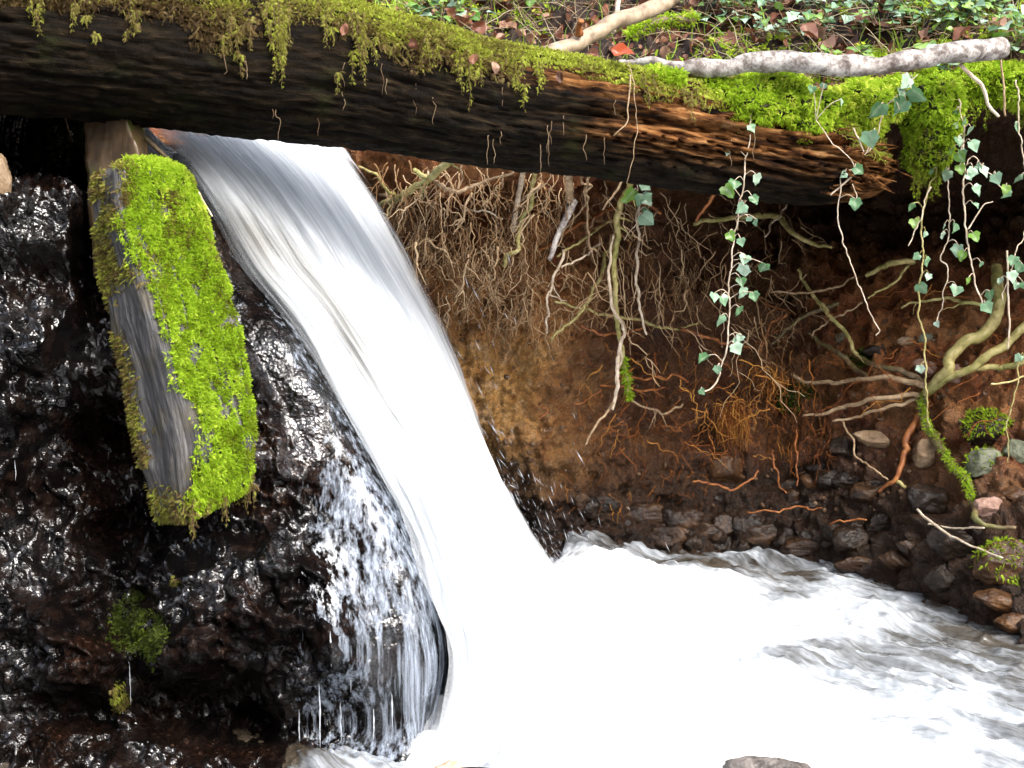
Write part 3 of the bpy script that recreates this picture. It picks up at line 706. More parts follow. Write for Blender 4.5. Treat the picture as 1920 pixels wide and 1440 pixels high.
tt = CAM_Z / (CAM_Z - CW[:, 2]); CW = CW[:, :2] * tt[:, None]
num = np.zeros(X.shape); nums = np.zeros(X.shape); den = np.zeros(X.shape)
for (cx, cy), (_, _, f, s) in zip(CW, CP):
    w = 1 / ((X - cx) ** 2 + (Y - cy) ** 2 + 0.0007) ** 1.8
    num += w * f; nums += w * s; den += w
foam, silt = num / den, nums / den
a = math.radians(-42)
along = X * math.cos(a) + Y * math.sin(a); across = -X * math.sin(a) + Y * math.cos(a)
warp = 0.06 * fbm(np.stack([along * 3, across * 3, X * 0], -1), 2, 80)
across2 = across + warp
near_fall = np.exp(-(np.maximum(0, X - 0.25) / 0.5) ** 2)
q = np.stack([along * 5, across2 * 16, X * 0], -1)
h = 0.020 * fbm(q, 4, 81) + 0.028 * near_fall * fbm(np.stack([X * 9, Y * 9, X * 0], -1), 4, 82) * smooth(1.6, 2.1, Y)
h = h + 0.010 * fbm(np.stack([along * 16, across2 * 40, X * 0], -1), 3, 83, 0.55, True)
for (cx, cy, r, amp) in ((1060, 1090, 0.10, 0.035), (1250, 1100, 0.16, 0.03), (1640, 1160, 0.07, 0.03), (1400, 1050, 0.06, 0.02), (1540, 1200, 0.1, 0.02), (850, 1380, 0.12, 0.03)):
    c = at(cx, cy, 1); t = CAM_Z / (CAM_Z - c[2]); c = c * t
    h = h + amp * np.exp(-((X - c[0]) ** 2 + (Y - c[1]) ** 2) / r ** 2)
la, lb = near[-1, :2], far[-1, :2]; tl = np.clip(((X - la[0]) * (lb - la)[0] + (Y - la[1]) * (lb - la)[1]) / ((lb - la) ** 2).sum(), 0, 1)
dl = np.hypot(X - la[0] - tl * (lb - la)[0], Y - la[1] - tl * (lb - la)[1])
h = h + 0.055 * np.exp(-((dl - 0.13) / 0.11) ** 2) * (0.7 + 0.7 * fbm(np.stack([X * 11, Y * 11, X * 0], -1), 3, 88)) * (X > la[0] + (Y - la[1]) * (lb - la)[0] / (lb - la)[1])
mb = MB(); mb.add(np.stack([X, Y, h], -1), grid_quads(*X.shape), None, foam=foam.ravel(), silt=silt.ravel(), along=along.ravel(), across=across2.ravel())
tag(mb.build('water', M['pool']), kind='structure')

# spray thrown up where the fall lands
sV = []; 
for k in range(6): a = k * math.pi / 3; sV.append((math.cos(a) * 0.5, math.sin(a) * 0.5, 0))
sV = np.array(sV + [(0, 0, 1), (0, 0, -1)]); sT = np.array([(k, (k + 1) % 6, 6) for k in range(6)] + [((k + 1) % 6, k, 7) for k in range(6)])
mb = MB()
n = 700
i = RNG.choice(NV, n, p=(lambda w: w / w.sum())(np.linspace(0, 1, NV) ** 3)); t = np.abs(RNG.normal(0, 0.055, n)) * RNG.choice([1, 1, 1, 2.2], n)
P = far[i] + np.stack([t * 1.0, RNG.normal(0, 0.06, n), RNG.uniform(-0.05, 0.5, n) * t], -1)
P[:, 2] = np.maximum(P[:, 2], 0.03)
D = unit(np.stack([0.35 + 0 * t, RNG.normal(0, 0.08, n), -0.8 + RNG.normal(0, 0.25, n)], -1))
XX = unit(np.cross(D, RNG.normal(size=(n, 3))))
S = RNG.uniform(0.02, 1, n) ** 3 * 0.0018 + 0.0003
V = P[:, None] + S[:, None, None] * (sV[None, :, 0:1] * XX[:, None] + sV[None, :, 1:2] * np.cross(D, XX)[:, None] + sV[None, :, 2:3] * D[:, None] * RNG.uniform(2, 14, n)[:, None, None])
mb.add(V.reshape(-1, 3), None, (sT[None] + (np.arange(n) * 8)[:, None, None]).reshape(-1, 3))
tag(mb.build('spray', M['drop']), kind='stuff')
# ------------------------------------------------------------------ the mossy log across the stream
LOGP = [(-420, 18, 152, 2.34), (-250, 40, 148, 2.38), (0, 62, 136, 2.45), (230, 88, 128, 2.52), (430, 112, 126, 2.58), (640, 140, 122, 2.65), (900, 195, 106, 2.74), (1100, 222, 99, 2.80),
        (1300, 255, 96, 2.87), (1450, 282, 90, 2.93), (1540, 294, 82, 2.97), (1590, 306, 66, 3.0), (1630, 312, 50, 3.03), (1660, 312, 30, 3.05)]
lp = np.array([np.r_[at(x, y, Y), r * scale_at(y, Y), x] for x, y, r, Y in LOGP])
NL, NA = 620, 170
LC = catmull(lp, NL)
ctr, rad, lpx = LC[:, :3], LC[:, 3], LC[:, 4]
lT = unit(np.gradient(ctr, axis=0))
lU = unit(np.array((0, 0, 1.0)) - lT * lT[:, 2:3]); lF = np.cross(lU, lT)        # lF points towards the viewer
if lF[0, 1] > 0: lF = -lF
th = np.linspace(0, 2 * np.pi, NA, endpoint=False)      # 0 = up, pi/2 = towards the viewer
LG0 = lU[:, None] * np.cos(th)[None, :, None] + lF[:, None] * np.sin(th)[None, :, None]
slen = np.r_[0, np.cumsum(np.linalg.norm(np.diff(ctr, axis=0), axis=1))]
SS, TH = np.meshgrid(slen, th, indexing='ij')
q = np.stack([SS * 2.2, np.cos(TH) * 2.6, np.sin(TH) * 2.6], -1)
grain = fbm(q * np.array((2.6, 4.5, 4.5)), 4, 101, 0.6, True)
fineg = fbm(q * np.array((5, 17, 17)), 3, 103, 0.6, True)
endm = smooth(1380, 1600, lpx)[:, None]
d = 0.09 * fbm(q * 0.8, 3, 100) + (0.12 + 0.16 * endm) * np.minimum(grain, 0.35) + 0.06 * fineg + 0.035 * fbm(q * np.array((16, 30, 30)), 2, 107)
split = fbm(q * np.array((1.0, 3.2, 3.2)) + 3 * 0, 3, 109); rotm = smooth(980, 1150, lpx)[:, None] * smooth(0.5, 0.9, TH) * smooth(2.5, 2.0, TH)
d = d + rotm * (0.10 * np.round(split * 5) / 5 * 1.6 - 0.20 * np.exp(-(np.abs(split * 5 - np.round(split * 5) ) - 0.5) ** 2 / 0.008))
crackm = np.exp(-((TH - 1.75 - 0.25 * np.sin(SS * 3)) / 0.12) ** 2) * smooth(900, 1100, lpx)[:, None]
d = d - 0.16 * crackm
knot = np.exp(-((lpx[:, None] - 1490) / 55) ** 2 - ((TH - 1.55) / 0.5) ** 2)
d = d + knot * (0.25 + 0.3 * fbm(q * np.array((9, 7, 7)), 3, 108, 0.6, True))
LG = ctr[:, None] + LG0 * (rad[:, None] * (1 + d))[..., None]
decay = smooth(1050, 1300, lpx)[:, None] * np.exp(-((TH - 1.25) / 0.55) ** 2) * 1.2
decay = decay + np.exp(-((lpx[:, None] - 1210) / 110) ** 2 - ((TH - 1.75) / 0.22) ** 2) * 1.3 + np.exp(-((lpx[:, None] - 1080) / 150) ** 2 - ((TH - 0.95) / 0.2) ** 2) * 0.8
decay = np.clip(decay * (0.45 + 0.9 * smooth(-0.3, 0.4, fbm(q * np.array((3, 6, 6)), 3, 105))) + 0.6 * endm * smooth(1540, 1600, lpx)[:, None], 0, 1)
log = empty('fallen_log', ctr[NL // 2] - np.array((0, 0, rad[NL // 2])), 'thick dark rotting log with shaggy moss on top, lying across the stream', 'log')
mb = MB(); mb.add(LG, grid_quads(NL, NA, True), None, along=SS.ravel(), around=TH.ravel() / 6.2832, decay=decay.ravel())
under(mb.build('trunk', M['log']), log)
LN = unit(LG - ctr[:, None])
def log_pt(px, theta):
    i = int(np.argmin(np.abs(lpx - px))); j = int(round(theta / (2 * np.pi) * NA)) % NA
    return LG[i, j], LN[i, j]
# moss carpet on the log
Vf = LG.reshape(-1, 3); Qf = grid_quads(NL, NA, True)
qp = np.repeat(lpx[:-1], NA); qt = np.tile(th, NL - 1); qt = np.where(qt > np.pi, qt - 2 * np.pi, qt)
qn = fbm(np.stack([qp / 90, qt * 2.2, qt * 0], -1), 3, 120)
lo = np.interp(qp, [-400, 430, 600, 900, 1100, 1300, 1500, 1600], [1.2, 1.1, 0.95, 0.95, 0.72, 0.70, 1.0, 1.2])
w = smooth(lo + 0.2, lo - 0.15, np.abs(qt) + 0.45 * qn) * (qt > -1.2) * smooth(1640, 1560, qp)
w = w * (1 - 0.85 * np.exp(-((qp - 455) / 26) ** 2))
P, N, i = surface_points(Vf, Qf, 100000, w)
fr = smooth(0.5, 1.2, qt[i])
tint = np.interp(qp[i], [-300, 400, 900, 1150, 1300], [0.42, 0.42, 0.52, 0.66, 0.74]) - 0.32 * fr + 0.22 * fbm(P * 14, 2, 7)
mb = MB()
moss_on(mb, P + N * 0.002, N, 0.0072 + 0.005 * fr, tint + .1, 0.65, 0.15 + 0.9 * fr)
mossl = under(mb.build('moss', M['moss_old']), log)
# bright deep cushions at the right end of the log
def cushion(mb_body, mb_fr, cx, cy, rx, ry, Y, n, size, tint, seed, depth=None, lump=0.55):
    c = at(cx, cy, Y); s = scale_at(cy, Y)
    R = np.array((rx * s, (depth or ry * 1.1) * s, ry * s))
    a, b = np.meshgrid(np.linspace(0.02, np.pi - 0.02, 40), np.linspace(0, 2 * np.pi, 64, endpoint=False), indexing='ij')
    D = np.stack([np.sin(a) * np.cos(b), np.sin(a) * np.sin(b), np.cos(a)], -1)
    V = c + D * R * (1 + lump * fbm(D * 2.2 + seed, 3, seed))[..., None]
    Qd = grid_quads(40, 64, True)
    mb_body.add(V, Qd, None, tint=np.full(V.size // 3, 0.1))
    v = V.reshape(-1, 3)
    P, N, i = surface_points(v, Qd, int(n * 2.2), None)
    k = (N[:, 1] < 0.55)
    P, N = P[k], N[k]
    cl = fbm(P * 60, 3, seed + 1)
    moss_on(mb_fr, P + N * (.003 + .007 * cl)[:, None], N, size, tint + 0.25 * fbm(P * 25, 2, seed) + .25 * cl, 0.9, 0.2)
mbb, mbf = MB(), MB()
for k, (cx, cy, rx, ry, Y, n) in enumerate([(1345, 185, 62, 34, 2.84, 2600), (1440, 190, 70, 48, 2.87, 3000), (1500, 215, 60, 42, 2.87, 2400), (1395, 205, 60, 30, 2.83, 1500), (1230, 152, 48, 18, 2.80, 1200), (1540, 245, 34, 30, 2.90, 1200)]):
    cushion(mbb, mbf, cx, cy, rx, ry, Y, n, 0.0105, 0.66, 130 + k)
cb = under(mbb.build('moss_cushion', M['moss_dark']), log); c2 = mbf.build('moss_shoots', M['moss_bright']); c2.parent = cb
# drooping moss tufts on the front edge
def strand(mb, p, length, seed, tint, dens=1.0, size=0.0048, sway=0.25, logi=None):
    n = max(5, int(length / 0.006))
    t = np.linspace(0, 1, n)[:, None]
    L = p + np.array((0, -0.012, 0)) * np.sqrt(t) + np.array((0, 0, -1.0)) * length * t
    L = wiggle(L, length * 0.06 * sway * 4, 18, seed)
    if logi is not None:                                     # keep it hanging outside the curve of the log
        r = L - ctr[logi]; hh = r @ lU[logi]; ff = r @ lF[logi]
        need = np.sqrt(np.maximum(0, (1.16 * rad[logi]) ** 2 - hh ** 2)); need = np.maximum.accumulate(need)
        L = L + lF[logi] * np.maximum(0, need - ff)[:, None]
    tube(mb, L, np.linspace(0.0012, 0.0005, n), 4, tint=np.full(n * 4 + 2, 0.15))
    k = int(n * 5 * dens)
    ii = np.minimum((RNG.random(k) ** 1.5 * n).astype(int), n - 1)
    Nn = unit(RNG.normal(size=(k, 3)) * np.array((1, 0.8, 0.3)) + (0, -0.3, -0.2))
    moss_on(mb, L[ii] + Nn * 0.002, Nn, size * (1.35 - 0.8 * ii / n) * 1.5, tint, 0.4, 0.7, FROND_S)
for k, (px, th0, ln, ns, tn) in enumerate([(492, 0.9, 0.135, 7, 0.42), (500, 1.0, 0.09, 6, 0.4), (638, 0.9, 0.10, 5, 0.35), (655, 1.0, 0.07, 5, 0.4), (408, 1.1, 0.075, 6, 0.28), (428, 1.15, 0.05, 5, 0.25), (66, 1.15, 0.06, 4, 0.4), (590, 0.95, 0.05, 5, 0.4), (760, 0.95, 0.07, 6, 0.42), (835, 1.0, 0.085, 6, 0.45), (935, 1.0, 0.045, 4, 0.45), (980, 0.85, 0.05, 4, 0.5), (1165, 0.7, 0.06, 4, 0.35), (1240, 0.8, 0.06, 3, 0.3), (230, 1.2, 0.035, 5, 0.3), (150, 1.2, 0.035, 5, 0.35)]):
    mb = MB()
    for j in range(ns):
        p, nn = log_pt(px + RNG.normal(0, 12), th0 + RNG.normal(0, 0.2))
        strand(mb, p, ln * RNG.uniform(0.2, 0.8) if j else ln, k * 20 + j, tn + .1, logi=int(np.argmin(np.abs(lpx - px))))
    under(mb.build('moss_tuft', M['moss_old']), log)
# fine roots and splinters stuck to the log
mb = MB()
for k in range(34):
    px = RNG.uniform(380, 1500); p, nn = log_pt(px, RNG.uniform(0.7, 2.3))
    n = 9; t = np.linspace(0, 1, n)[:, None]
    L = wiggle(p + nn * 0.004 + np.array((RNG.normal(0, 0.02), 0, -1)) * t * RNG.uniform(0.015, 0.06), 0.006, 40, k)
    tube(mb, L, np.linspace(0.0008, 0.0004, n), 4, tint=np.full(n * 4 + 2, RNG.uniform(0.0, 0.45)))
tag(under(mb.build('rootlets', M['straw']), log), kind='stuff')
mb = MB()
for k in range(46):
    px = RNG.uniform(1500, 1640); p, nn = log_pt(px, RNG.uniform(0.9, 2.4))
    dr = unit(lT[int(np.argmin(np.abs(lpx - px)))] * RNG.uniform(0.5, 1.0) + nn * RNG.uniform(0, 0.35) + RNG.normal(0, 0.15, 3))
    t = np.linspace(0, 1, 5)[:, None]
    tube(mb, p + dr * t * RNG.uniform(0.02, 0.07), np.linspace(0.0045, 0.0006, 5) * RNG.uniform(0.5, 1.2), 5, 0.3, k, along=np.linspace(0, .2, 27) + k, around=np.full(27, .3), decay=np.full(27, 0.85))
under(mb.build('splinters', M['log']), log)

# ------------------------------------------------------------------ mossy post and stake leaning on the rock below the log
PL = [(172, 318, 2.40), (178, 420, 2.38), (196, 545, 2.34), (222, 690, 2.30), (248, 820, 2.26), (272, 905, 2.24), (298, 985, 2.23)]
PM = [(228, 300, 2.31), (238, 430, 2.29), (282, 560, 2.25), (320, 690, 2.21), (345, 810, 2.18), (346, 900, 2.17), (345, 985, 2.18)]
PR = [(346, 312, 2.40), (382, 440, 2.38), (420, 560, 2.34), (448, 680, 2.30), (466, 800, 2.27), (460, 870, 2.25), (446, 930, 2.24)]
NP = 240
l_, m_, r_ = (catmull([at(*p) for p in q], NP) for q in (PL, PM, PR))
bk = (l_ + r_) / 2 + np.array((0, 0.11, 0.02))
ring = []
for k in range(NP):
    loop = np.array([l_[k], l_[k] * .55 + m_[k] * .45, m_[k] - (0, .004, 0), m_[k] * .6 + r_[k] * .4, m_[k] * .25 + r_[k] * .75, r_[k], r_[k] * .5 + bk[k] * .5, bk[k], l_[k] * .5 + bk[k] * .5, l_[k]])
    ring.append(catmull(loop, 121)[:-1])
PG = np.array(ring); PC = PG.mean(1, keepdims=True)
# close the ends
for k in range(8):
    f = math.sqrt(1 - (1 - (k + 0.3) / 8.3) ** 2)
    PG[k] = PC[k] + (PG[k] - PC[k]) * f; PG[-1 - k] = PC[-1 - k] + (PG[-1 - k] - PC[-1 - k]) * f
PNn = unit(PG - PC)
sv = np.linspace(0, 0.85, NP)[:, None] * np.ones((1, 120)); ta = np.linspace(0, 1, 120, endpoint=False)[None, :] * np.ones((NP, 1))
q = np.stack([sv * 3, np.cos(ta * 6.283) * 3, np.sin(ta * 6.283) * 3], -1)
PG = PG + PNn * (0.010 * fbm(q, 3, 140) + 0.007 * fbm(q * np.array((1.2, 7, 7)), 3, 141, 0.6, True) + 0.003 * fbm(q * np.array((4, 22, 22)), 2, 142, 0.6, True))[..., None]
post = empty('mossy_post', PG[-1].mean(0), 'stout weathered grey wooden post, one side thick with bright green moss, leaning on wet rock', 'post')
mb = MB(); mb.add(PG, grid_quads(NP, 120, True), None, along=sv.ravel(), around=ta.ravel())
under(mb.build('wood', M['post']), post)
Vp = PG.reshape(-1, 3); Qp = grid_quads(NP, 120, True)
cpx, cpy = to_px(Vp[Qp].mean(1)); qa = np.tile(ta[0], NP - 1)
mx = np.interp(cpy, [p[1] for p in PM], [p[0] for p in PM])
edge_n = 34 * fbm(np.stack([cpy / 60, cpx / 60, cpx * 0], -1), 3, 150)
front = (qa < 0.72)
wb = smooth(-12, 14, cpx - mx + edge_n - 8) * (qa < 0.72) * (qa > 0.1)
gap = smooth(0.26, 0.42, fbm(np.stack([cpx / 26, cpy / 55, cpx * 0], -1), 3, 151))
wb = wb * (1 - 0.9 * gap)
P, N, i = surface_points(Vp, Qp, 70000, wb + 1e-9)
mb = MB()
yel = smooth(620, 900, cpy[i]) * 0.22
cl = fbm(P * 55, 3, 158)
moss_on(mb, P + N * (0.004 + 0.008 * cl)[:, None], N, 0.0064, 0.58 - yel * 0.3 + 0.22 * fbm(P * 16, 3, 152) + 0.34 * cl, 1.05, 0.1)
under(mb.build('moss', M['moss_bright']), post)
wt = (smooth(560, 440, cpy + edge_n * 2) * smooth(-0.15, 0.3, fbm(np.stack([cpx / 40, cpy / 40, cpx * 0], -1), 3, 153)) + 0.5 * np.exp(-((cpx - np.interp(cpy, [p[1] for p in PL], [p[0] for p in PL]) - 10) / 14) ** 2) * smooth(-0.2, 0.2, fbm(np.stack([cpx / 30, cpy / 50, cpx * 0], -1), 3, 154)) + 0.3 * smooth(900, 960, cpy)) * (qa < 0.5)
P, N, i = surface_points(Vp, Qp, 8000, wt + 1e-9)
mb = MB(); moss_on(mb, P, N, 0.0085, 0.42 + 0.2 * fbm(P * 22, 3, 155), 0.8, 0.45)
under(mb.build('old_moss', M['moss_old']), post)
mb = MB()
for k in range(16):
    px = RNG.uniform(345, 462); o = rock_hit(px, 935, 0); p = PG[-12, RNG.integers(25, 62)] + RNG.normal(0, 0.008, 3)
    strand(mb, p, RNG.uniform(0.015, 0.05), 600 + k, 0.35, 0.8)
under(mb.build('hanging_moss', M['moss_old']), post)
# stake
SKL = [(158, 150, 2.56), (160, 250, 2.53), (166, 350, 2.50), (176, 520, 2.46)]; SKR = [(232, 150, 2.50), (240, 235, 2.48), (262, 300, 2.46), (300, 520, 2.42)]; SKE = [(262, 150, 2.56), (268, 232, 2.54), (280, 300, 2.52), (320, 520, 2.46)]
a_, b_, c_ = (catmull([at(*p) for p in q], 110) for q in (SKL, SKR, SKE)); d_ = a_ + np.array((0.01, 0.07, 0))
SG = np.array([np.vstack([np.linspace(x, y, 14, endpoint=False) for x, y in ((a_[k], b_[k]), (b_[k], c_[k]), (c_[k], d_[k] + (.05, 0, 0)), (d_[k] + (.05, 0, 0), a_[k]))]) for k in range(110)])
SG = SG + unit(SG - SG.mean(1, keepdims=True)) * (0.006 * fbm(SG * 24, 4, 160))[..., None]
mb = MB(); mb.add(SG, grid_quads(110, 56, True))
tag(mb.build('wooden_stake', M['stake']), 'bare brown plank stub standing behind the top of the mossy post', 'stake')

# ------------------------------------------------------------------ branches lying on the log and bank
def line_world(pts, n, r_px):
    """pts: photo x, y, depth; radii in photo pixels"""
    P = np.array([at(*p) for p in pts]); rr = np.array([r * scale_at(p[1], p[2]) for r, p in zip(r_px, pts)])
    C = catmull(np.c_[P, rr], n); return C[:, :3], C[:, 3]
C, R = line_world([(1003, 112, 2.86), (1023, 101, 2.88), (1090, 72, 2.93), (1157, 43, 3.0), (1223, 15, 3.06), (1290, -18, 3.14), (1420, -80, 3.3)], 90, [14, 15, 15, 15, 15.5, 16, 16])
br = empty('fallen_branch', C[0], 'smooth tan bare branch slanting up from the log to the top edge', 'branch')
mb = MB(); tube(mb, wiggle(C, 0.006, 9, 3), R, 18, 0.12, 5); under(mb.build('limb', M['bark_tan']), br)
C2, R2 = line_world([(1086, 66, 2.91), (1085, 50, 2.90), (1090, 38, 2.89)], 12, [9, 6, 5]); mb = MB(); tube(mb, C2, R2, 10, 0.35, 8); under(mb.build('broken_stub', M['root_orange']), br)
WP = [(1160, 116, 2.84), (1185, 112, 2.84), (1225, 115, 2.83), (1285, 128, 2.82), (1350, 126, 2.81), (1413, 122, 2.80), (1513, 115, 2.80), (1597, 117, 2.81), (1680, 112, 2.82), (1780, 98, 2.84), (1850, 92, 2.86), (1878, 90, 2.87)]
C, R = line_world(WP, 160, [4, 7, 11, 15, 17, 18, 20, 20, 18, 19, 22, 21])
br = empty('lichen_branch', C[80], 'long whitish lichen-covered branch lying level above bright green moss', 'branch')
mb = MB(); tube(mb, wiggle(C, 0.008, 10, 5), R * (1 + 0.08 * np.sin(np.arange(160) * 0.23)), 22, 0.2, 9); under(mb.build('limb', M['lichen']), br)
C, R = line_world([(1877, 90, 2.868), (1881, 90, 2.87), (1884, 90, 2.871)], 8, [19, 16, 8]); mb = MB(); tube(mb, C, R, 18, 0.3, 3); under(mb.build('broken_end', M['bark_tan']), br)
C, R = line_world([(1150, 60, 3.1), (1156, 20, 3.12), (1162, -20, 3.14)], 14, [5, 5, 5]); mb = MB(); tube(mb, wiggle(C, .003, 20, 2), R, 8, 0.2); tag(mb.build('upright_stick', M['root_pale']), 'short pale stick standing upright behind the tan branch', 'stick')
C, R = line_world([(1180, 68, 3.35), (1210, 52, 3.36), (1250, 42, 3.38), (1300, 36, 3.4)], 40, [6, 9, 10, 8]); mb = MB(); tube(mb, wiggle(C, .006, 12, 2), R, 12, 0.2)
mr = empty('mossy_root', C[20], 'low mossy root arching over a dark hollow behind the tan branch', 'root'); under(mb.build('wood', M['root_dark']), mr)
mbm = MB(); P = np.repeat(C, 24, 0) + RNG.normal(0, 0.004, (960, 3)); N = unit(RNG.normal(size=(960, 3)) + (0, -0.5, 1)); moss_on(mbm, P + N * 0.008, N, 0.012, 0.7, 0.5, 0.2); under(mbm.build('moss', M['moss_bright']), mr)
M['stone_fore'] = mat_stone('stone_fore', (0.02, 0.016, 0.014), (0.10, 0.085, 0.075), (0.28, 0.25, 0.23), 0.7)
# ------------------------------------------------------------------ roots, sticks
def bank_line(pts, n, r_px, off=0.03, Y=None, wig=0.004, freq=22, seed=0):
    """a line through photo pixels lying just in front of the bank (or at depth Y)"""
    W = []
    for k, (x, y) in enumerate(pts):
        if Y is not None: W.append(at(x, y, Y))
        else:
            o = off[k] if isinstance(off, (list, tuple)) else off
            W.append(bank_hit(x, y, o))
    W = np.array(W)
    freq = freq * 1.3
    if Y is None and len(W) > 2:
        W[1:-1, 1] = np.minimum(W[1:-1, 1], (W[:-2, 1] + W[1:-1, 1] + W[2:, 1]) / 3 + 0.01)
    r = np.interp(np.linspace(0, 1, len(pts)), np.linspace(0, 1, len(r_px)), r_px)
    R = np.array([a * scale_at(p[1], w[1]) for a, p, w in zip(r, pts, W)])
    C = catmull(np.c_[W, R], n)
    return wiggle(C[:, :3], wig, freq, seed), C[:, 3]
def root_thing(name, cat, label, m, pts, r_px, group=None, off=0.03, Y=None, wig=0.0065, parts=(), sides=8, twigs=0, seed=1, moss=None):
    C, R = bank_line(pts, max(14, int(len(pts) * 9)), r_px, off, Y, wig, 24, seed)
    mb = MB(); tube(mb, C, R, sides, 0.22, seed)
    rg = np.random.default_rng(seed)
    for k in range(twigs):
        i = rg.integers(3, len(C) - 2); n = 8; t = np.linspace(0, 1, n)[:, None]
        dr = np.array((rg.normal(0, 0.6), -abs(rg.normal(0, 0.3)), -abs(rg.normal(0.6, 0.5)))); dr /= np.linalg.norm(dr)
        tube(mb, wiggle(C[i] + dr * t * rg.uniform(0.015, 0.06), 0.004, 50, seed + k), np.linspace(R[i] * 0.5, 0.0005, n), 5)
    if not parts and moss is None:
        return tag(mb.build(name, m), label, cat, group)
    root = empty(name, C[0], label, cat, group)
    under(mb.build('main_stem', m), root)
    for k, (pm, pp, pr, po) in enumerate(parts):
        c, r = bank_line(pp, max(14, len(pp) * 9), pr, po, None if Y is None else Y, wig, 24, seed + 40 + k)
        b = MB(); tube(b, c, r, sides, 0.22, seed + k); under(b.build('side_branch', pm), root)
    if moss is not None:
        b = MB()
        for (i0, i1, n, dens) in moss:
            a, z = int(i0 * (len(C) - 1)), int(i1 * (len(C) - 1))
            ii = RNG.integers(a, z + 1, n); N = unit(RNG.normal(size=(n, 3)) + (0.1, -0.5, 0.5)); moss_on(b, C[ii] + N * R[ii][:, None] * 0.9, N, 0.010, dens, 0.6, 0.3)
        under(b.build('moss', M['moss_bright']), root)
    return root
T, G_, O, PA, D_ = M['root_tan'], M['root_green'], M['root_orange'], M['root_pale'], M['root_dark']
HANG = 'roots hanging from the undercut bank'
root_thing('exposed_root', 'root', 'thick smooth greenish root curving down the right bank and forking into many arms', G_,
    [(1868, 500), (1872, 537), (1870, 580), (1853, 620), (1813, 640), (1783, 667), (1773, 693), (1745, 728), (1730, 745)], [10, 11, 11, 10, 9], None, [.10, .12, .12, .11, .10, .09, .07, .05, .04], None, 0.004,
    [(G_, [(1960, 590), (1923, 613), (1887, 643), (1853, 667), (1813, 693), (1773, 713), (1740, 735)], [9, 8, 8, 7], .06),
     (G_, [(1960, 672), (1920, 677), (1880, 687), (1843, 688), (1815, 692)], [6, 6, 5], .05),
     (D_, [(1740, 728), (1697, 697), (1647, 687), (1613, 670), (1598, 655)], [7, 5, 4], .045),
     (D_, [(1630, 712), (1593, 683), (1563, 657), (1530, 637), (1515, 622)], [5, 4, 3], .04),
     (T, [(1738, 725), (1680, 710), (1627, 710), (1563, 715), (1513, 718), (1483, 700)], [6, 4, 3], .05),
     (T, [(1728, 740), (1647, 747), (1580, 763), (1540, 777), (1505, 779)], [5, 4, 2], .05),
     (T, [(1722, 748), (1657, 767), (1607, 782), (1560, 790)], [4, 3, 2], .05),
     (D_, [(1730, 740), (1730, 780), (1753, 820), (1780, 867), (1810, 897), (1820, 937), (1830, 970), (1850, 985), (1905, 990)], [9, 8, 7, 6, 4], .04),
     (O, [(1727, 775), (1697, 823), (1697, 847), (1680, 893), (1647, 923)], [7, 6, 5, 3], .03),
     (G_, [(1676, 900), (1690, 905), (1712, 922), (1735, 935)], [5, 3, 1.5], .03)], 10, 0, 5)
# moss on the descending arm
c, r = bank_line([(1728, 740), (1730, 780), (1753, 820), (1780, 867), (1810, 897), (1820, 937)], 60, [10, 8, 7], .05)
mb = MB(); ii = RNG.choice(60, 900, p=(lambda w: w / w.sum())(np.r_[np.ones(22), np.ones(10) * .2, np.ones(28) * .9])); N = unit(RNG.normal(size=(900, 3)) + (0.4, -0.5, 0.5)); moss_on(mb, c[ii] + N * .006, N, .009, 0.5, .6, .3)
mz = tag(mb.build('moss_sleeve', M['moss_bright']), 'green moss sleeve along the root going down beside the tan stone', 'moss')
root_thing('forked_root', 'root', 'green bare root with a knob, slanting up to the log just right of the fall', G_, [(715, 382), (750, 370), (800, 337), (853, 295)], [5, 6, 7, 7], HANG, .16, None, .003,
    [(G_, [(752, 370), (727, 360), (703, 327), (673, 312)], [4, 3, 2], .15), (G_, [(806, 335), (795, 332), (781, 324), (778, 318)], [5, 5, 4], .17), (T, [(748, 370), (728, 364), (712, 365)], [5, 4, 3], .15)], 9, 4, 11)
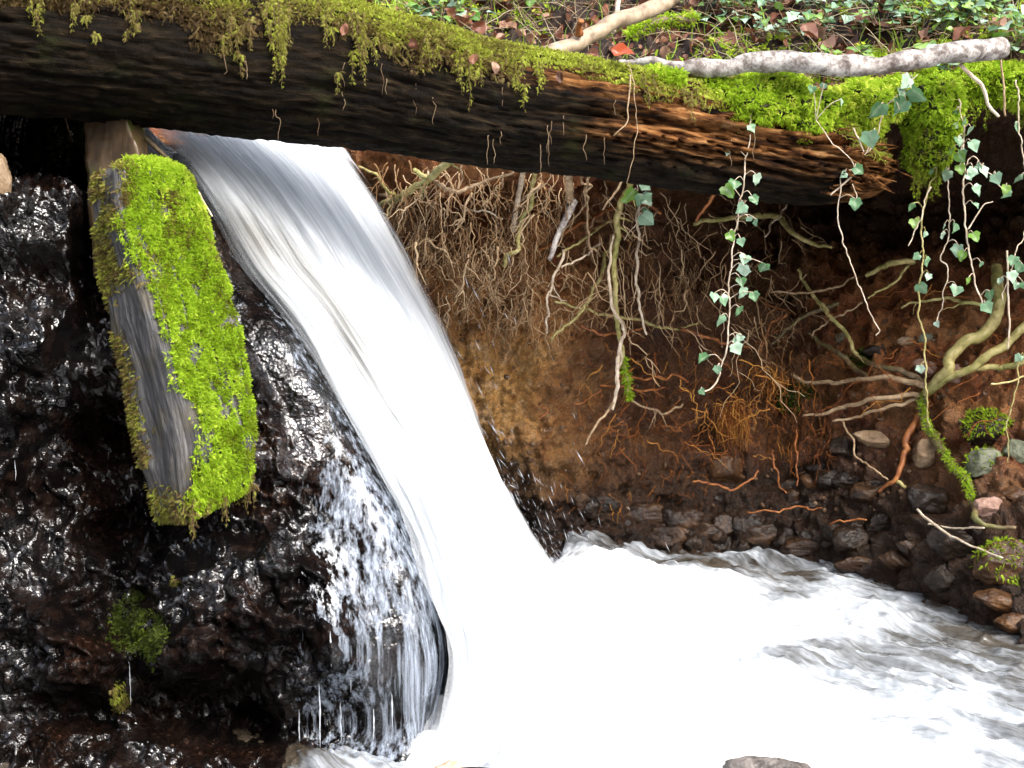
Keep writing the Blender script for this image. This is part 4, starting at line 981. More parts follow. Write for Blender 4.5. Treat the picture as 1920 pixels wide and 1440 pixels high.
for lab, m, pts, r, kw in [
 ('pale wavy root running right from the forked green root', T, [(815, 340), (827, 347), (853, 362), (893, 350), (917, 337), (963, 323)], [3.5, 4, 3, 2], dict(off=.14, twigs=3)),
 ('thin root dangling straight above the pale wavy root', T, [(870, 290), (867, 333), (860, 355)], [2, 1.5], dict(off=.13)),
 ('thin kinked root hanging left of the two straight sticks', T, [(943, 325), (930, 370), (922, 397)], [2, 1.5], dict(off=.12)),
 ('small twig lying level in the root tangle', PA, [(873, 395), (917, 400), (943, 411)], [2, 1.5], dict(off=.12)),
 ('straight pale grey-green stick hanging below the log, left one of a close pair', PA, [(985, 300), (973, 360), (962, 432)], [5.5, 5], dict(off=.12, wig=.001)),
 ('long greenish root with bent foot, right one of a close pair below the log', G_, [(1003, 305), (997, 367), (977, 423), (970, 467), (955, 480), (945, 500)], [4, 4.5, 4], dict(off=.14)),
 ('yellowish root crossing in front of soil from log towards fallen stick tip', G_, [(1153, 413), (1107, 440), (1067, 463), (1045, 482)], [3, 2], dict(off=.13)),
 ('orange root slanting up behind the leafless hanging stems', O, [(1010, 470), (1040, 450), (1080, 425), (1115, 405), (1150, 388), (1190, 375), (1240, 400)], [2, 4, 4, 3], dict(off=.07)),
 ('slender doubled root hanging right of the broken stick', T, [(1107, 325), (1098, 367), (1103, 420), (1113, 463), (1125, 480)], [2.5, 2], dict(off=.17)),
 ('second slender root beside the doubled one, ending in the brambly tangle', T, [(1088, 322), (1095, 370), (1085, 400), (1030, 480)], [2, 1.5], dict(off=.16)),
 ('long olive root slanting left down the soil to a thin tip', G_, [(1150, 440), (1137, 480), (1113, 547), (1093, 583), (1067, 610), (1033, 637)], [4, 3.5, 2], dict(off=.12)),
 ('pale kinked root hanging left of the long olive root', PA, [(1056, 470), (1053, 480), (1037, 527), (1027, 567), (1025, 625)], [3.2, 2.5, 2], dict(off=.15, twigs=3)),
 ('short pale side root joining the pale kinked root', PA, [(1053, 502), (1070, 492), (1097, 478), (1130, 455)], [2, 2], dict(off=.14)),
 ('pale doubled root hanging right of the main hanging root', PA, [(1200, 370), (1197, 413), (1195, 450), (1197, 480), (1193, 547), (1200, 590), (1213, 628)], [2.5, 3, 2], dict(off=.2, twigs=3)),
 ('long thin orange-green root running level across the middle of the soil', G_, [(1040, 565), (1097, 583), (1157, 595), (1207, 603), (1260, 617), (1310, 606)], [2, 3, 2], dict(off=.06)),
 ('bright orange wavy root, upper of the two below the mossy twig', O, [(1170, 707), (1207, 710), (1233, 707), (1250, 713), (1263, 704), (1290, 716)], [2, 3, 2.5], dict(off=.06, wig=.004)),
 ('bright orange wavy root, lower of the two below the mossy twig', O, [(1125, 722), (1173, 727), (1207, 732), (1247, 726)], [1.5, 2.5, 2], dict(off=.06, twigs=2)),
 ('small forked orange root on the tan soil right of the fall', O, [(1007, 786), (1027, 768), (1012, 758)], [2.4, 1.5], dict(off=.03)),
 ('reddish rootlet bending on the soil below the level roots', O, [(1073, 758), (1103, 747), (1123, 732), (1128, 722)], [2, 1.5], dict(off=.04, twigs=1)),
 ('tan root sagging right below the mossy twig tip', T, [(1185, 752), (1227, 770), (1247, 777), (1280, 757)], [2, 2.5, 2], dict(off=.05, twigs=3)),
 ('rusty root behind the hanging stems, bowed between olive and pale roots', O, [(1087, 610), (1107, 620), (1140, 627), (1180, 620), (1207, 612)], [2, 2.5, 2], dict(off=.05)),
 ('thick greenish curved root arching out of the dark hollow under the log', G_, [(1300, 420), (1363, 408), (1423, 402), (1460, 408), (1480, 433), (1513, 453), (1560, 464)], [4, 5.5, 6, 5, 3], dict(off=.25)),
 ('thin twig hanging down from the arched root in the hollow', PA, [(1480, 375), (1470, 395), (1447, 417), (1435, 444)], [2.2, 1.6], dict(off=.3)),
 ('green twig crossing the others on the right half of the bank', G_, [(1495, 505), (1513, 533), (1537, 570), (1557, 593), (1583, 620), (1597, 647), (1608, 665)], [2.5, 4, 3], dict(off=.14, twigs=2)),
 ('thin level twig with side shoots left of the green crossing twig', T, [(1445, 548), (1487, 550), (1533, 547), (1570, 540), (1605, 516)], [2, 2.5, 2], dict(off=.15, twigs=3)),
 ('flat pale green root high in the dark hollow on the right', G_, [(1623, 517), (1647, 500), (1680, 490), (1715, 490)], [4, 6, 5], dict(off=.22)),
 ('thin green root dropping left from the flat root in the hollow', G_, [(1713, 494), (1693, 502), (1673, 530), (1627, 560)], [3, 3, 2], dict(off=.2)),
 ('dark grey twig slanting below the thin green root', T, [(1617, 567), (1580, 587), (1543, 607), (1523, 629)], [2, 1.6], dict(off=.12)),
 ('dull green root slanting left across the shaded soil', D_, [(1573, 570), (1533, 583), (1493, 603), (1447, 645)], [4, 4, 3], dict(off=.08)),
 ('level pale root running left from the thick curved root', G_, [(1690, 577), (1763, 563), (1813, 568), (1860, 574)], [2, 3.5, 4], dict(off=.14, twigs=2)),
 ('orange-brown root running level behind the leafy vine', O, [(1275, 617), (1337, 637), (1410, 652)], [3, 3.5, 2], dict(off=.07)),
 ('fine orange rootlet bent down right of the leafy vine', O, [(1475, 590), (1440, 613), (1423, 668)], [2, 1.5], dict(off=.08)),
 ('red rootlet hanging over dark stones below the mop of orange roots', O, [(1450, 845), (1455, 870), (1462, 900), (1475, 925)], [2.5, 1.5], dict(off=.06)),
 ('red rootlet hanging straight right of the similar bent one', O, [(1493, 800), (1492, 850), (1494, 912)], [2.5, 1.5], dict(off=.06)),
 ('reddish root sagging under the big orange stone', O, [(1298, 903), (1347, 907), (1377, 916), (1422, 882)], [2, 2.5, 2], dict(off=.10)),
 ('thin brown root bent over the dark stones left of the mossy arm', T, [(1580, 788), (1600, 833), (1610, 858), (1640, 880), (1665, 900)], [2, 1.6], dict(off=.06)),
 ('long thin pale root trailing down right to the mossy boulder', PA, [(1720, 955), (1747, 980), (1800, 1013), (1880, 1046)], [2.5, 2.5, 1.5], dict(off=.08, wig=.002)),
 ('thin pale root running level above the long trailing one', PA, [(1740, 982), (1780, 987), (1845, 990)], [2, 2], dict(off=.07, wig=.002)),
 ('red-brown root lying level along the dark cobbles near the water', O, [(1400, 960), (1460, 955), (1500, 948), (1540, 952)], [1.5, 2.2, 1.5], dict(off=.07)),
 ('thin orange root over the cobbles above the foam', O, [(1555, 983), (1585, 976), (1625, 975)], [2, 1.8], dict(off=.07)),
]:
    root_thing('hanging_root', 'root', lab, m, pts, r, HANG, seed=sum(map(ord, lab)) % 997, sides=7, **kw)
root_thing('hanging_root', 'root', 'long main root hanging free below the log with a mossy twig end', G_, [(1190, 330), (1167, 370), (1157, 400), (1158, 433), (1152, 480), (1152, 530), (1155, 580), (1158, 613), (1163, 645), (1172, 690), (1180, 745)], [5, 7, 6, 5, 5, 4, 3], HANG, [.22] * 11, None, .003,
    [(PA, [(1150, 440), (1143, 480), (1145, 547), (1148, 580), (1167, 610), (1170, 623), (1162, 647), (1157, 713), (1155, 743), (1148, 768)], [2, 3, 3, 4, 3], .24), (T, [(1150, 755), (1143, 763), (1120, 797), (1098, 834)], [2.5, 2.5, 2], .24), (PA, [(1163, 640), (1166, 670), (1158, 700), (1153, 740)], [2, 2, 1.5], .24)], 9, 4, 71, [(.85, 1.0, 260, 0.5)])
bs = empty('broken_stick', bank_hit(1067, 320, .2), 'snapped stick with pale break hanging under the log', 'stick')
C, R = bank_line([(1067, 305), (1067, 345), (1068, 376)], 30, [7.5, 7.5], .2, None, .001); mb = MB(); tube(mb, C, R, 12, .2, 4); under(mb.build('upper_half', T), bs)
C, R = bank_line([(1075, 375), (1066, 400), (1050, 432), (1030, 487)], 40, [9, 6.5, 4.5], .2, None, .001); mb = MB(); tube(mb, C, R, 12, .2, 6); under(mb.build('lower_half', M['lichen']), bs)
for lab, m, pts, r, Y in [
 ('pale twig sticking out over the bank edge below the end of the lichen branch', PA, [(1800, 120), (1840, 160), (1853, 193), (1873, 219)], [4, 3.5, 2.5], 2.86),
 ('thin twig hanging just right of the pale twig at the bank edge', T, [(1877, 112), (1882, 167), (1885, 218)], [2, 2], 2.9),
 ('straight thin twig leaning under the log near the hanging ivy leaves', T, [(1172, 330), (1150, 365), (1130, 394)], [2.5, 2], 3.1),
 ('rusty stick leaning under the log left of the leafy vine', O, [(1345, 358), (1325, 385), (1305, 415)], [3.5, 2.5], 3.15)]:
    C, R = bank_line(pts, 24, r, Y=Y, wig=.002, seed=3); mb = MB(); tube(mb, C, R, 8, .2, 3); tag(mb.build('twig', m), lab, 'twig')

# ------------------------------------------------------------------ tangles of fine roots on the soil face
def hairs(mb, n, box, ln, seed, off=(0.02, 0.12), spread=0.45, rad=0.0011, pale=0.6, branch=2, center=None):
    rg = np.random.default_rng(seed)
    for k in range(n):
        px, py = (rg.uniform(box[0], box[2]), rg.uniform(box[1], box[3])) if center is None else (rg.normal(center[0], center[2]), rg.normal(center[1], center[3]))
        p = bank_hit(px, py, rg.uniform(*off)); L = rg.uniform(*ln); m = 11
        t = np.linspace(0, 1, m)[:, None]
        dr = np.array((rg.normal(0, spread), rg.normal(0, 0.15), -1.0)); dr /= np.linalg.norm(dr)
        c = wiggle(p + dr * t * L, L * 0.11, 9 / L * .35, seed * 31 + k)
        tn = np.clip(pale + rg.normal(0, 0.22), 0, 1); r = rad * rg.uniform(0.6, 1.6)
        tube(mb, c, np.linspace(r, r * 0.35, m), 4, tint=np.full(m * 4 + 2, tn))
        for b in range(rg.integers(0, branch + 1)):
            i = rg.integers(2, m - 3); d2 = np.array((rg.normal(0, 0.9), rg.normal(-0.1, 0.3), rg.normal(-0.6, 0.4))); d2 /= np.linalg.norm(d2)
            t2 = np.linspace(0, 1, 7)[:, None]
            tube(mb, wiggle(c[i] + d2 * t2 * L * rg.uniform(.2, .5), L * .06, 60, k * 7 + b), np.linspace(r * .7, r * .3, 7), 4, tint=np.full(30, tn))
M['hair_tan'] = mat_moss('fine_roots', [(0, (0.08, 0.03, 0.012)), (0.5, (0.30, 0.17, 0.075)), (1, (0.60, 0.44, 0.27))], 0.1)
M['hair_rust'] = mat_moss('rust_roots', [(0, (0.07, 0.02, 0.006)), (0.5, (0.27, 0.085, 0.018)), (1, (0.6, 0.30, 0.06))], 0.15)
mb = MB()
hairs(mb, 110, (715, 300, 1060, 420), (.05, .13), 1, (.03, .16), .35, .0013)
hairs(mb, 230, None, (.04, .12), 2, (.02, .13), .5, .0012, .62, 3, (905, 470, 80, 55))
hairs(mb, 90, None, (.04, .09), 3, (.01, .08), .5, .0012, .6, 3, (985, 560, 50, 35))
hairs(mb, 90, None, (.04, .12), 4, (.04, .16), .35, .0012, .6, 2, (790, 410, 40, 40))
hairs(mb, 70, (1060, 330, 1330, 560), (.04, .12), 5, (.01, .10), .4, .001, .5, 2)
hairs(mb, 60, None, (.03, .07), 6, (.04, .1), .4, .001, .5, 2, (1290, 520, 18, 25))
hairs(mb, 24, (740, 310, 1050, 480), (.08, .16), 7, (.06, .2), .5, .0021, .75, 3)
hairs(mb, 40, (1080, 330, 1420, 560), (.08, .2), 8, (.05, .2), .5, .0017, .7, 3)
hairs(mb, 34, (1090, 340, 1560, 640), (.10, .25), 19, (.08, .24), 1.1, .0012, .85, 3)
hairs(mb, 40, (1380, 380, 1500, 620), (.08, .2), 9, (.03, .12), .6, .0013, .6, 3)
tag(mb.build('fine_roots', M['hair_tan']), kind='stuff')
mb = MB()
hairs(mb, 170, None, (.04, .10), 11, (.06, .09), .2, .0009, .55, 1, (1375, 768, 15, 12))
hairs(mb, 70, None, (.03, .06), 12, (.05, .09), .5, .001, .5, 1, (1455, 705, 20, 18))
hairs(mb, 130, (1080, 640, 1520, 860), (.03, .09), 13, (.01, .06), .8, .0009, .4, 2)
hairs(mb, 60, (1040, 820, 1330, 960), (.02, .05), 14, (.01, .03), .9, .0008, .4, 2)
hairs(mb, 60, (1420, 520, 1720, 760), (.03, .09), 15, (.02, .08), 1.2, .0009, .35, 2)
hairs(mb, 60, (1450, 740, 1560, 850), (.04, .09), 16, (.03, .07), .3, .001, .3, 2)
hairs(mb, 36, (1430, 520, 1900, 780), (.05, .14), 17, (.04, .16), 2.5, .0014, .45, 2)
hairs(mb, 50, (1100, 640, 1450, 860), (.05, .12), 18, (.04, .14), 2.0, .0015, .6, 2)
tag(mb.build('rust_roots', M['hair_rust']), kind='stuff')

# ------------------------------------------------------------------ stones
def stone_mb(c, R, tilt, seed, angular=0.5):
    a, b = np.meshgrid(np.linspace(0.03, np.pi - 0.03, 48), np.linspace(0, 2 * np.pi, 72, endpoint=False), indexing='ij')
    D = np.stack([np.sin(a) * np.cos(b), np.sin(a) * np.sin(b), np.cos(a)], -1)
    rg = np.random.default_rng(seed); r = np.ones(D.shape[:2])
    for k in range(int(5 + 9 * angular)):                     # flat facets
        n = unit(rg.normal(size=3)); h = rg.uniform(0.72, 0.95) - 0.12 * angular
        r = np.minimum(r, np.where(D @ n > 0.05, h / np.maximum(D @ n, 0.05), 9))
    V = D * (r * (1 + 0.14 * fbm(D * 2.0 + seed, 3, seed) + 0.05 * fbm(D * 6 + seed, 3, seed, .6, True) + 0.02 * fbm(D * 20, 2, seed)))[..., None] * R
    t = math.radians(tilt); x, z = V[..., 0].copy(), V[..., 2].copy()
    V[..., 0], V[..., 2] = x * math.cos(t) + z * math.sin(t), -x * math.sin(t) + z * math.cos(t)
    mb = MB(); mb.add(V + c, grid_quads(48, 72, True)); return mb
def stone(px, py, rx, ry, tilt, m, label, group=None, seed=0, ang=0.5, moss=0, sink=0.48, c=None, name='stone'):
    c = bank_hit(px, py, 0) if c is None else c
    s = scale_at(py, c[1]); R = np.array((rx * s, 0.85 * min(rx, ry) * s * 1.2, ry * s))
    c = c + np.array((0, R[1] * (2 * sink - 0.75), 0)); 
    mb = stone_mb(c, R * 1.12, tilt, seed, ang)
    if not moss: return tag(mb.build(name, m), label, 'stone', group)
    root = empty(name, c, label, 'stone', group)
    under(mb.build('rock', m), root)
    P, N, i = surface_points(mb.V[0], mb.Q[0], moss * 3)
    k = (N[:, 2] + 0.35 * N[:, 1] * -1 + 0.5 * fbm(P * 18, 2, seed) > 0.35)
    b = MB(); moss_on(b, P[k], N[k], 0.010, 0.42, 0.7, 0.3); under(b.build('moss', M['moss_bright']), root)
    return root
BK = 'stones in the bank'
for k, (px, py, rx, ry, tl, mm, lab, ang, ms) in enumerate([
 (1742, 694, 26, 20, 25, 'stone_pink', 'reddish angular stone behind the thick curved root', .8, 0),
 (1790, 702, 22, 17, -20, 'stone_pink', 'pinkish grey stone wedged under the fork of the thick root', .5, 0),
 (1740, 848, 30, 26, -35, 'stone_tan', 'tan angular stone between the mossy arm and the ochre root', .9, 0),
 (1637, 823, 36, 14, 8, 'stone_tan', 'flat greenish tan stone left of the ochre root', .5, 0),
 (1363, 880, 40, 32, 0, 'stone_orange', 'big orange-brown boulder under the mop of rusty roots', .4, 0),
 (1520, 905, 20, 12, 25, 'stone_orange', 'small orange stone among dark stones at mid bank', .6, 0),
 (1583, 842, 26, 24, 0, 'stone_dark', 'dark blocky stone below the flat greenish stone', .7, 0),
 (1560, 895, 30, 22, -10, 'stone_dark', 'dark stone right of the small orange stone', .6, 0),
 (1853, 806, 40, 32, 0, 'stone_dark', 'dark stone capped with green moss at the right edge', .4, 500),
 (1842, 872, 36, 26, -25, 'stone_grey', 'grey-green stone below the moss capped one', .7, 60),
 (1905, 850, 30, 22, 10, 'stone_grey', 'grey stone at the right margin beside the moss capped stone', .6, 0),
 (1850, 952, 28, 18, -15, 'stone_pink', 'pinkish stone under the foot of the mossy arm', .7, 0),
 (1908, 930, 26, 16, 0, 'stone_orange', 'small orange stone at the right margin above the trailing root', .5, 0),
 (1736, 634, 13, 10, 0, 'stone_grey', 'small pale square stone above the thick root fork', .9, 0),
 (1700, 640, 16, 8, 0, 'stone_tan', 'small flat tan stone left of the pale square one', .7, 0),
 (1578, 634, 12, 9, 0, 'stone_grey', 'small dull green stone left of the crossing green twig', .7, 0),
 (1640, 660, 22, 12, 15, 'stone_dark', 'low brown stone in the soil above the forked arms', .7, 0),
 (1882, 1062, 48, 40, -30, 'stone_orange', 'large ochre boulder with green moss beside the water', .5, 260),
 (1878, 1128, 46, 20, 12, 'stone_orange', 'wet orange slab under the ochre mossy boulder', .6, 0),
 (1905, 1172, 36, 18, 0, 'stone_orange', 'wet rusty stone at the right margin by the foam', .5, 0),
 (1690, 1056, 44, 18, 27, 'stone_wet', 'long wet tan stone slanting down by the foam', .7, 0),
 (1706, 1030, 26, 12, 33, 'stone_wet', 'smaller wet stone just above the long slanting one', .7, 0),
 (1768, 1085, 30, 22, -20, 'stone_dark', 'black shiny stone between the slanting stone and ochre boulder', .6, 0),
 (1613, 1062, 46, 17, 5, 'stone_wet', 'low wet brown stone at the edge of the dark water', .5, 0),
 (1513, 1028, 44, 20, -5, 'stone_wet', 'wet reddish stone where the foam meets the bank', .5, 0),
 (1353, 990, 30, 24, 0, 'stone_wet', 'round brown cobble above the foam, below the big orange boulder', .2, 0),
 (1423, 1002, 36, 22, 0, 'stone_wet', 'broad brown cobble right of the round one', .2, 0),
 (1287, 975, 34, 24, 0, 'stone_wet', 'brown cobble left of the round one', .2, 0),
 (1593, 1015, 34, 24, 0, 'stone_dark', 'dark cobble above the low wet stone', .4, 0),
 (1207, 967, 46, 24, 0, 'stone_wet', 'wide brown cobble with a dark hollow at its left', .2, 0),
 (1257, 1005, 38, 26, 0, 'stone_wet', 'brown cobble at the waterline below the wide one', .2, 0),
 (1660, 985, 40, 26, -20, 'stone_dark', 'dark stone behind the long slanting wet stone', .5, 0),
 (1740, 940, 40, 30, 15, 'stone_dark', 'dark stone under the ochre root', .5, 0),
 (1790, 1020, 46, 30, 20, 'stone_dark', 'dark stone left of the ochre mossy boulder', .5, 0)]):
    stone(px, py, rx, ry, tl, M[mm], lab, BK, 200 + k, ang, ms)
rg = np.random.default_rng(5)
for k in range(38):
    px = rg.uniform(1090, 1720); py = rg.uniform(880, 1030) if px > 1400 else rg.uniform(930, 1030)
    r = rg.uniform(9, 33); stone(px, py, r * rg.uniform(1, 1.4), r * .75, rg.uniform(-20, 20), M['stone_dark' if rg.random() < .7 else 'stone_wet'], 'dark rounded cobble half buried in the wet foot of the bank', 'cobbles at the foot of the bank', 400 + k, .45, 0, .74)
mb = MB()
for k in range(340):
    px, py = (rg.uniform(1500, 2150), rg.uniform(590, 960)) if k < 260 else (rg.uniform(860, 1500), rg.uniform(560, 960))
    c = bank_hit(px, py, 0.0); s = stone_mb(c, np.array((1, .8, .8)) * rg.uniform(.003, .010), rg.uniform(0, 90), k, .7)
    mb.add(s.V[0].reshape(48, 72, 3)[::5, ::7][:, :10].reshape(-1, 3), grid_quads(10, 10, True))
tag(mb.build('gravel', M['gravel']), kind='stuff')
def ground_at(px, py, z=0.0):
    p = at(px, py, 1.0); t = (CAM_Z - z) / (CAM_Z - p[2]); return np.array((p[0] * t, t, z))
stone(1455, 1462, 96, 38, 6, M['stone_fore'], 'grey wet boulder top breaking the foam at the bottom edge', None, 601, .5, 0, .4, ground_at(1455, 1462, 0.02))
stone(838, 1446, 40, 26, -10, M['stone_pale'], 'pale peach stone in foam at the foot of the fall', None, 602, .4, 0, .4, ground_at(838, 1458, 0.02))
stone(905, 1446, 40, 8, 6, M['stone_wet'], 'flat brown stone barely showing in foam at the bottom edge', None, 603, .4, 0, .4, ground_at(905, 1448, 0.03))
stone(-22, 350, 34, 62, 6, M['stone_tan'], 'smooth tan stone jutting in at the left edge of the rock face', None, 604, .3, 0, .5, rock_hit(-22, 350, 0.02))

# ------------------------------------------------------------------ ivy
def leaf_mesh(name, m, seed, kind='ivy'):
    rg = np.random.default_rng(seed)
    if kind == 'ivy':
        E = np.array([(0, 0), (.20, -.12), (.42, -.06), (.47, .12), (.60, .34), (.42, .50), (.25, .76), (0, 1.0)])
    elif kind == 'round':
        E = np.array([(0, 0), (.22, -.12), (.44, 0), (.50, .24), (.42, .50), (.26, .74), (.12, .9), (0, 1.0)])
    else:
        E = np.array([(0, 0), (.10, .06), (.24, .2), (.33, .42), (.33, .62), (.24, .82), (.1, .97), (0, 1.1)])
    E = E * (1 + rg.normal(0, 0.05, E.shape)) * (E[:, :1] * 0 + 1); E[0] = 0; E[-1, 0] = 0
    cl = np.stack([0 * np.linspace(0, 1, 8), np.linspace(0, E[-1, 1], 8)], -1)
    V, T, vein = [], [], []; rgf = rg.uniform(0, 1)
    rows = 4
    for s in (-1, 1):
        b = len(V)
        for i in range(8):
            for j in range(rows):
                f = j / (rows - 1); p = cl[i] * (1 - f) + E[i] * f * np.array((1, 1))
                x, y = p[0] * s, p[1]
                cz = (0.1 + .25 * rgf) * abs(x) - 0.3 * (y - .35) ** 2 + 0.05 * math.sin(7 * y + 3 * x + seed) if kind != 'dead' else 0.5 * abs(x) ** 1.3 - 0.5 * (y - .5) ** 2 + 0.14 * math.sin(6 * y + 5 * x + seed)
                V.append((x, y, cz)); vein.append(1.0 if j == 0 else 0.0)
        for i in range(7):
            for j in range(rows - 1):
                a, c, d, e = b + i * rows + j, b + i * rows + j + 1, b + (i + 1) * rows + j + 1, b + (i + 1) * rows + j
                T += [(a, c, d), (a, d, e)] if s > 0 else [(a, d, c), (a, e, d)]
    mb = MB(); mb.add(np.array(V), None, T, vein=np.array(vein) ** 2, tint=np.full(len(V), rg.uniform(0, .2)))
    return mb.mesh(name, m), np.array(V), np.array(T), np.array(vein)
IVY = [leaf_mesh('ivy_leaf', M['ivy'], k)[0] for k in range(4)]
YOUNG = [leaf_mesh('young_leaf', M['ivy_young'], k + 9, 'round' if k else 'ivy')[0] for k in range(2)]
DEAD = [leaf_mesh('dead_leaf', M['litter'], k + 20, 'dead')[0] for k in range(4)]
def orient(o, p, tip, nrm, size):
    """place a leaf: base at p, tip direction, face normal"""
    y = np.asarray(tip, float); y /= np.linalg.norm(y); z = np.asarray(nrm, float); z = z - y * z.dot(y); z /= np.linalg.norm(z); x = np.cross(y, z)
    o.matrix_local = Matrix(((x[0] * size, y[0] * size, z[0] * size, p[0]), (x[1] * size, y[1] * size, z[1] * size, p[1]), (x[2] * size, y[2] * size, z[2] * size, p[2]), (0, 0, 0, 1)))
rv = np.random.default_rng(77)
def vine(label, pts, r, leaves, m='root_pale', Y=None, off=.2, size=.0225, extra=()):
    C, R = bank_line(pts, len(pts) * 10, r, off, Y, .004, 26, len(label)); R = R * .58
    root = empty('ivy_vine', C[0], label, 'vine', 'ivy vines hanging below the log')
    mb = MB(); tube(mb, C, R, 7, .2, 3)
    for (pp, rr) in extra:
        c2, r2 = bank_line(pp, 24, rr, off, Y, .002, 20, 5); tube(mb, c2, r2, 6)
    cx, cy = to_px(C); org = np.array(C[0]); todo = []
    if len(leaves) > 2:
        leaves = list(leaves) + [(cx[i] + rv.normal(0, 14), cy[i] + rv.uniform(0, 14)) for i in rv.integers(3, len(cx), len(leaves) // 2)]
    for (x, y) in leaves:
        i = int(np.argmin((cx - x) ** 2 + (cy - y + 8) ** 2)); s = size * rv.uniform(.6, 1.25)
        base = at(x, y, C[i][1] - rv.uniform(.005, .03)) + np.array((0, 0, s * .45))
        mid = (C[i] + base) / 2 + (0, -.004, .008)
        tube(mb, catmull(np.array([C[i], mid, base]), 9), .0008, 5); todo.append((base, s))
    under(mb.build('stem', M[m]), root)
    for base, s in todo:
        young = rv.random() < .22
        o = link('leaf', (YOUNG if young else IVY)[rv.integers(0, 2 if young else 4)], root)
        orient(o, base - org, (rv.normal(0, .6), rv.normal(-.1, .35), -1), (rv.normal(0, .8), -1, rv.normal(.6, .5)), s)
    return root
z3 = lambda L: [(1280 + x / 3, y / 3) for x, y in L]
z6 = lambda L: [(1280 + x / 3, 480 + y / 3) for x, y in L]
vine('leafy ivy vine hanging from the mossy log and curling left at its tip', [(1412, 187), (1407, 240), (1400, 293), (1393, 340), (1383, 400), (1373, 480), (1367, 530), (1367, 580), (1362, 647), (1353, 687), (1338, 722), (1318, 735)], [2.3, 2.6, 2.6, 3],
     z3([(250, 860), (415, 1015), (330, 1170), (390, 1130), (370, 1240), (415, 1255), (325, 1365), (258, 1335), (235, 1085)]) + z6([(355, 25), (325, 150), (345, 210), (395, 230), (175, 235), (320, 320), (215, 370), (335, 470), (140, 590), (465, 75)]), Y=2.80)
vine('thin bare vine hanging alone in front of the dark hollow', [(1600, 318), (1580, 325), (1575, 363), (1572, 400), (1577, 443), (1592, 480), (1603, 513), (1618, 550), (1627, 580), (1642, 610), (1650, 620), (1642, 629)], [2.2, 2, 1.5], z3([(970, 1150), (915, 990)]), Y=2.88, extra=[([(1600, 327), (1580, 345), (1557, 366)], [2, 1.5]), ([(1598, 345), (1605, 362), (1606, 372)], [1, 1])])
vine('long ivy vine dropping from the hanging dark moss down to the mossy root', [(1760, 300), (1743, 350), (1733, 400), (1730, 480), (1727, 507), (1723, 580), (1733, 623), (1735, 680), (1733, 713), (1737, 763), (1745, 802)], [2.5, 3, 2.5], z3([(1285, 1170), (1300, 1260), (1365, 1320)]) + z6([(1330, 12), (1370, 40), (1385, 120)]), 'root_green', Y=2.95)
vine('short leafless ivy stem crossing left of the long vine', [(1746, 350), (1727, 400), (1703, 461)], [2.5, 1.8], [], Y=2.93)
vine('ivy vine with a loop, between the long vine and the leafiest one', [(1773, 293), (1777, 353), (1780, 417), (1778, 447), (1760, 482), (1775, 497), (1777, 523), (1767, 563), (1755, 611)], [2, 2.2, 1.8], z3([(1495, 990), (1470, 1280), (1530, 1285), (1460, 1330), (1550, 1412)]), Y=2.97)
vine('leafiest ivy vine hanging from the right end of the moss', [(1797, 185), (1807, 247), (1807, 300), (1807, 350), (1810, 400), (1813, 440), (1817, 480), (1830, 530), (1843, 578)], [2.5, 3, 2.5], z3([(1540, 715), (1585, 690), (1620, 750), (1545, 800), (1620, 830), (1560, 872), (1510, 860), (1555, 955), (1600, 1000), (1635, 1080), (1630, 1340)]) + z6([(1605, 145), (1580, 5)]), Y=2.92, extra=[([(1815, 430), (1830, 405), (1845, 385), (1862, 378)], [1.5, 1])])
vine('ivy runner arching right from the leafiest vine with three leaves', [(1812, 310), (1827, 290), (1853, 320), (1880, 350), (1898, 361)], [1.8, 1.6, 1.2], z3([(1650, 950), (1680, 970), (1755, 1012), (1820, 1068)]), Y=2.93)
vine('ivy vine at the right margin with leaves beside the mossy edge', [(1905, 150), (1907, 187), (1908, 233), (1917, 283), (1925, 340)], [2.5, 2.2], z3([(1865, 735), (1900, 1015)]), Y=2.95)
vine('pair of crossing bare ivy stems at the right margin above the thick root', [(1925, 420), (1903, 480), (1895, 520), (1880, 563)], [2.2, 1.8], z6([(1785, 145), (1880, 170), (1910, 75), (1915, 170)]), Y=2.95, extra=[([(1888, 470), (1892, 560), (1890, 655)], [2, 1.6])])
vine('pale hanging vine crossing the stones at the right margin', [(1922, 660), (1913, 687), (1900, 753), (1890, 807), (1890, 868)], [2.4, 2.2, 1.6], z6([(1900, 580)]), 'root_green', Y=2.80, extra=[([(1858, 720), (1895, 715), (1925, 704)], [2, 2])])
vine('small ivy spray with four leaves hanging beside the main root below the log', [(1187, 338), (1195, 350), (1198, 380), (1190, 420), (1170, 450)], [1.8, 1.5], [(1203, 352), (1188, 372), (1204, 378), (1215, 404)], Y=3.1, size=.034)
vine('thin dry vine hanging down the front of the log', [(1178, 120), (1190, 170), (1196, 230), (1190, 280), (1175, 345)], [1.5, 1.2], [], 'root_tan', Y=2.66, extra=[([(1182, 140), (1178, 200), (1177, 230), (1150, 255)], [1.6, 1])])
vine('trailing ivy sprig over bright moss on the right end of the log', [(1720, 140), (1700, 170), (1665, 195), (1655, 220), (1648, 250), (1622, 290)], [1.6, 2, 1.8], z3([(1215, 540), (1285, 550), (1255, 610), (1220, 650), (1115, 635)]), Y=2.78, size=.034)
vine('pale ivy stems trailing over the splintered end of the log', [(1530, 225), (1560, 265), (1590, 290), (1605, 318)], [1.6, 1.6], z3([(890, 580), (730, 505), (795, 490)]), Y=2.76, extra=[([(1600, 240), (1612, 265), (1620, 285)], [1.6, 1.2]), ([(1640, 240), (1625, 285), (1620, 290)], [1.4, 1])])

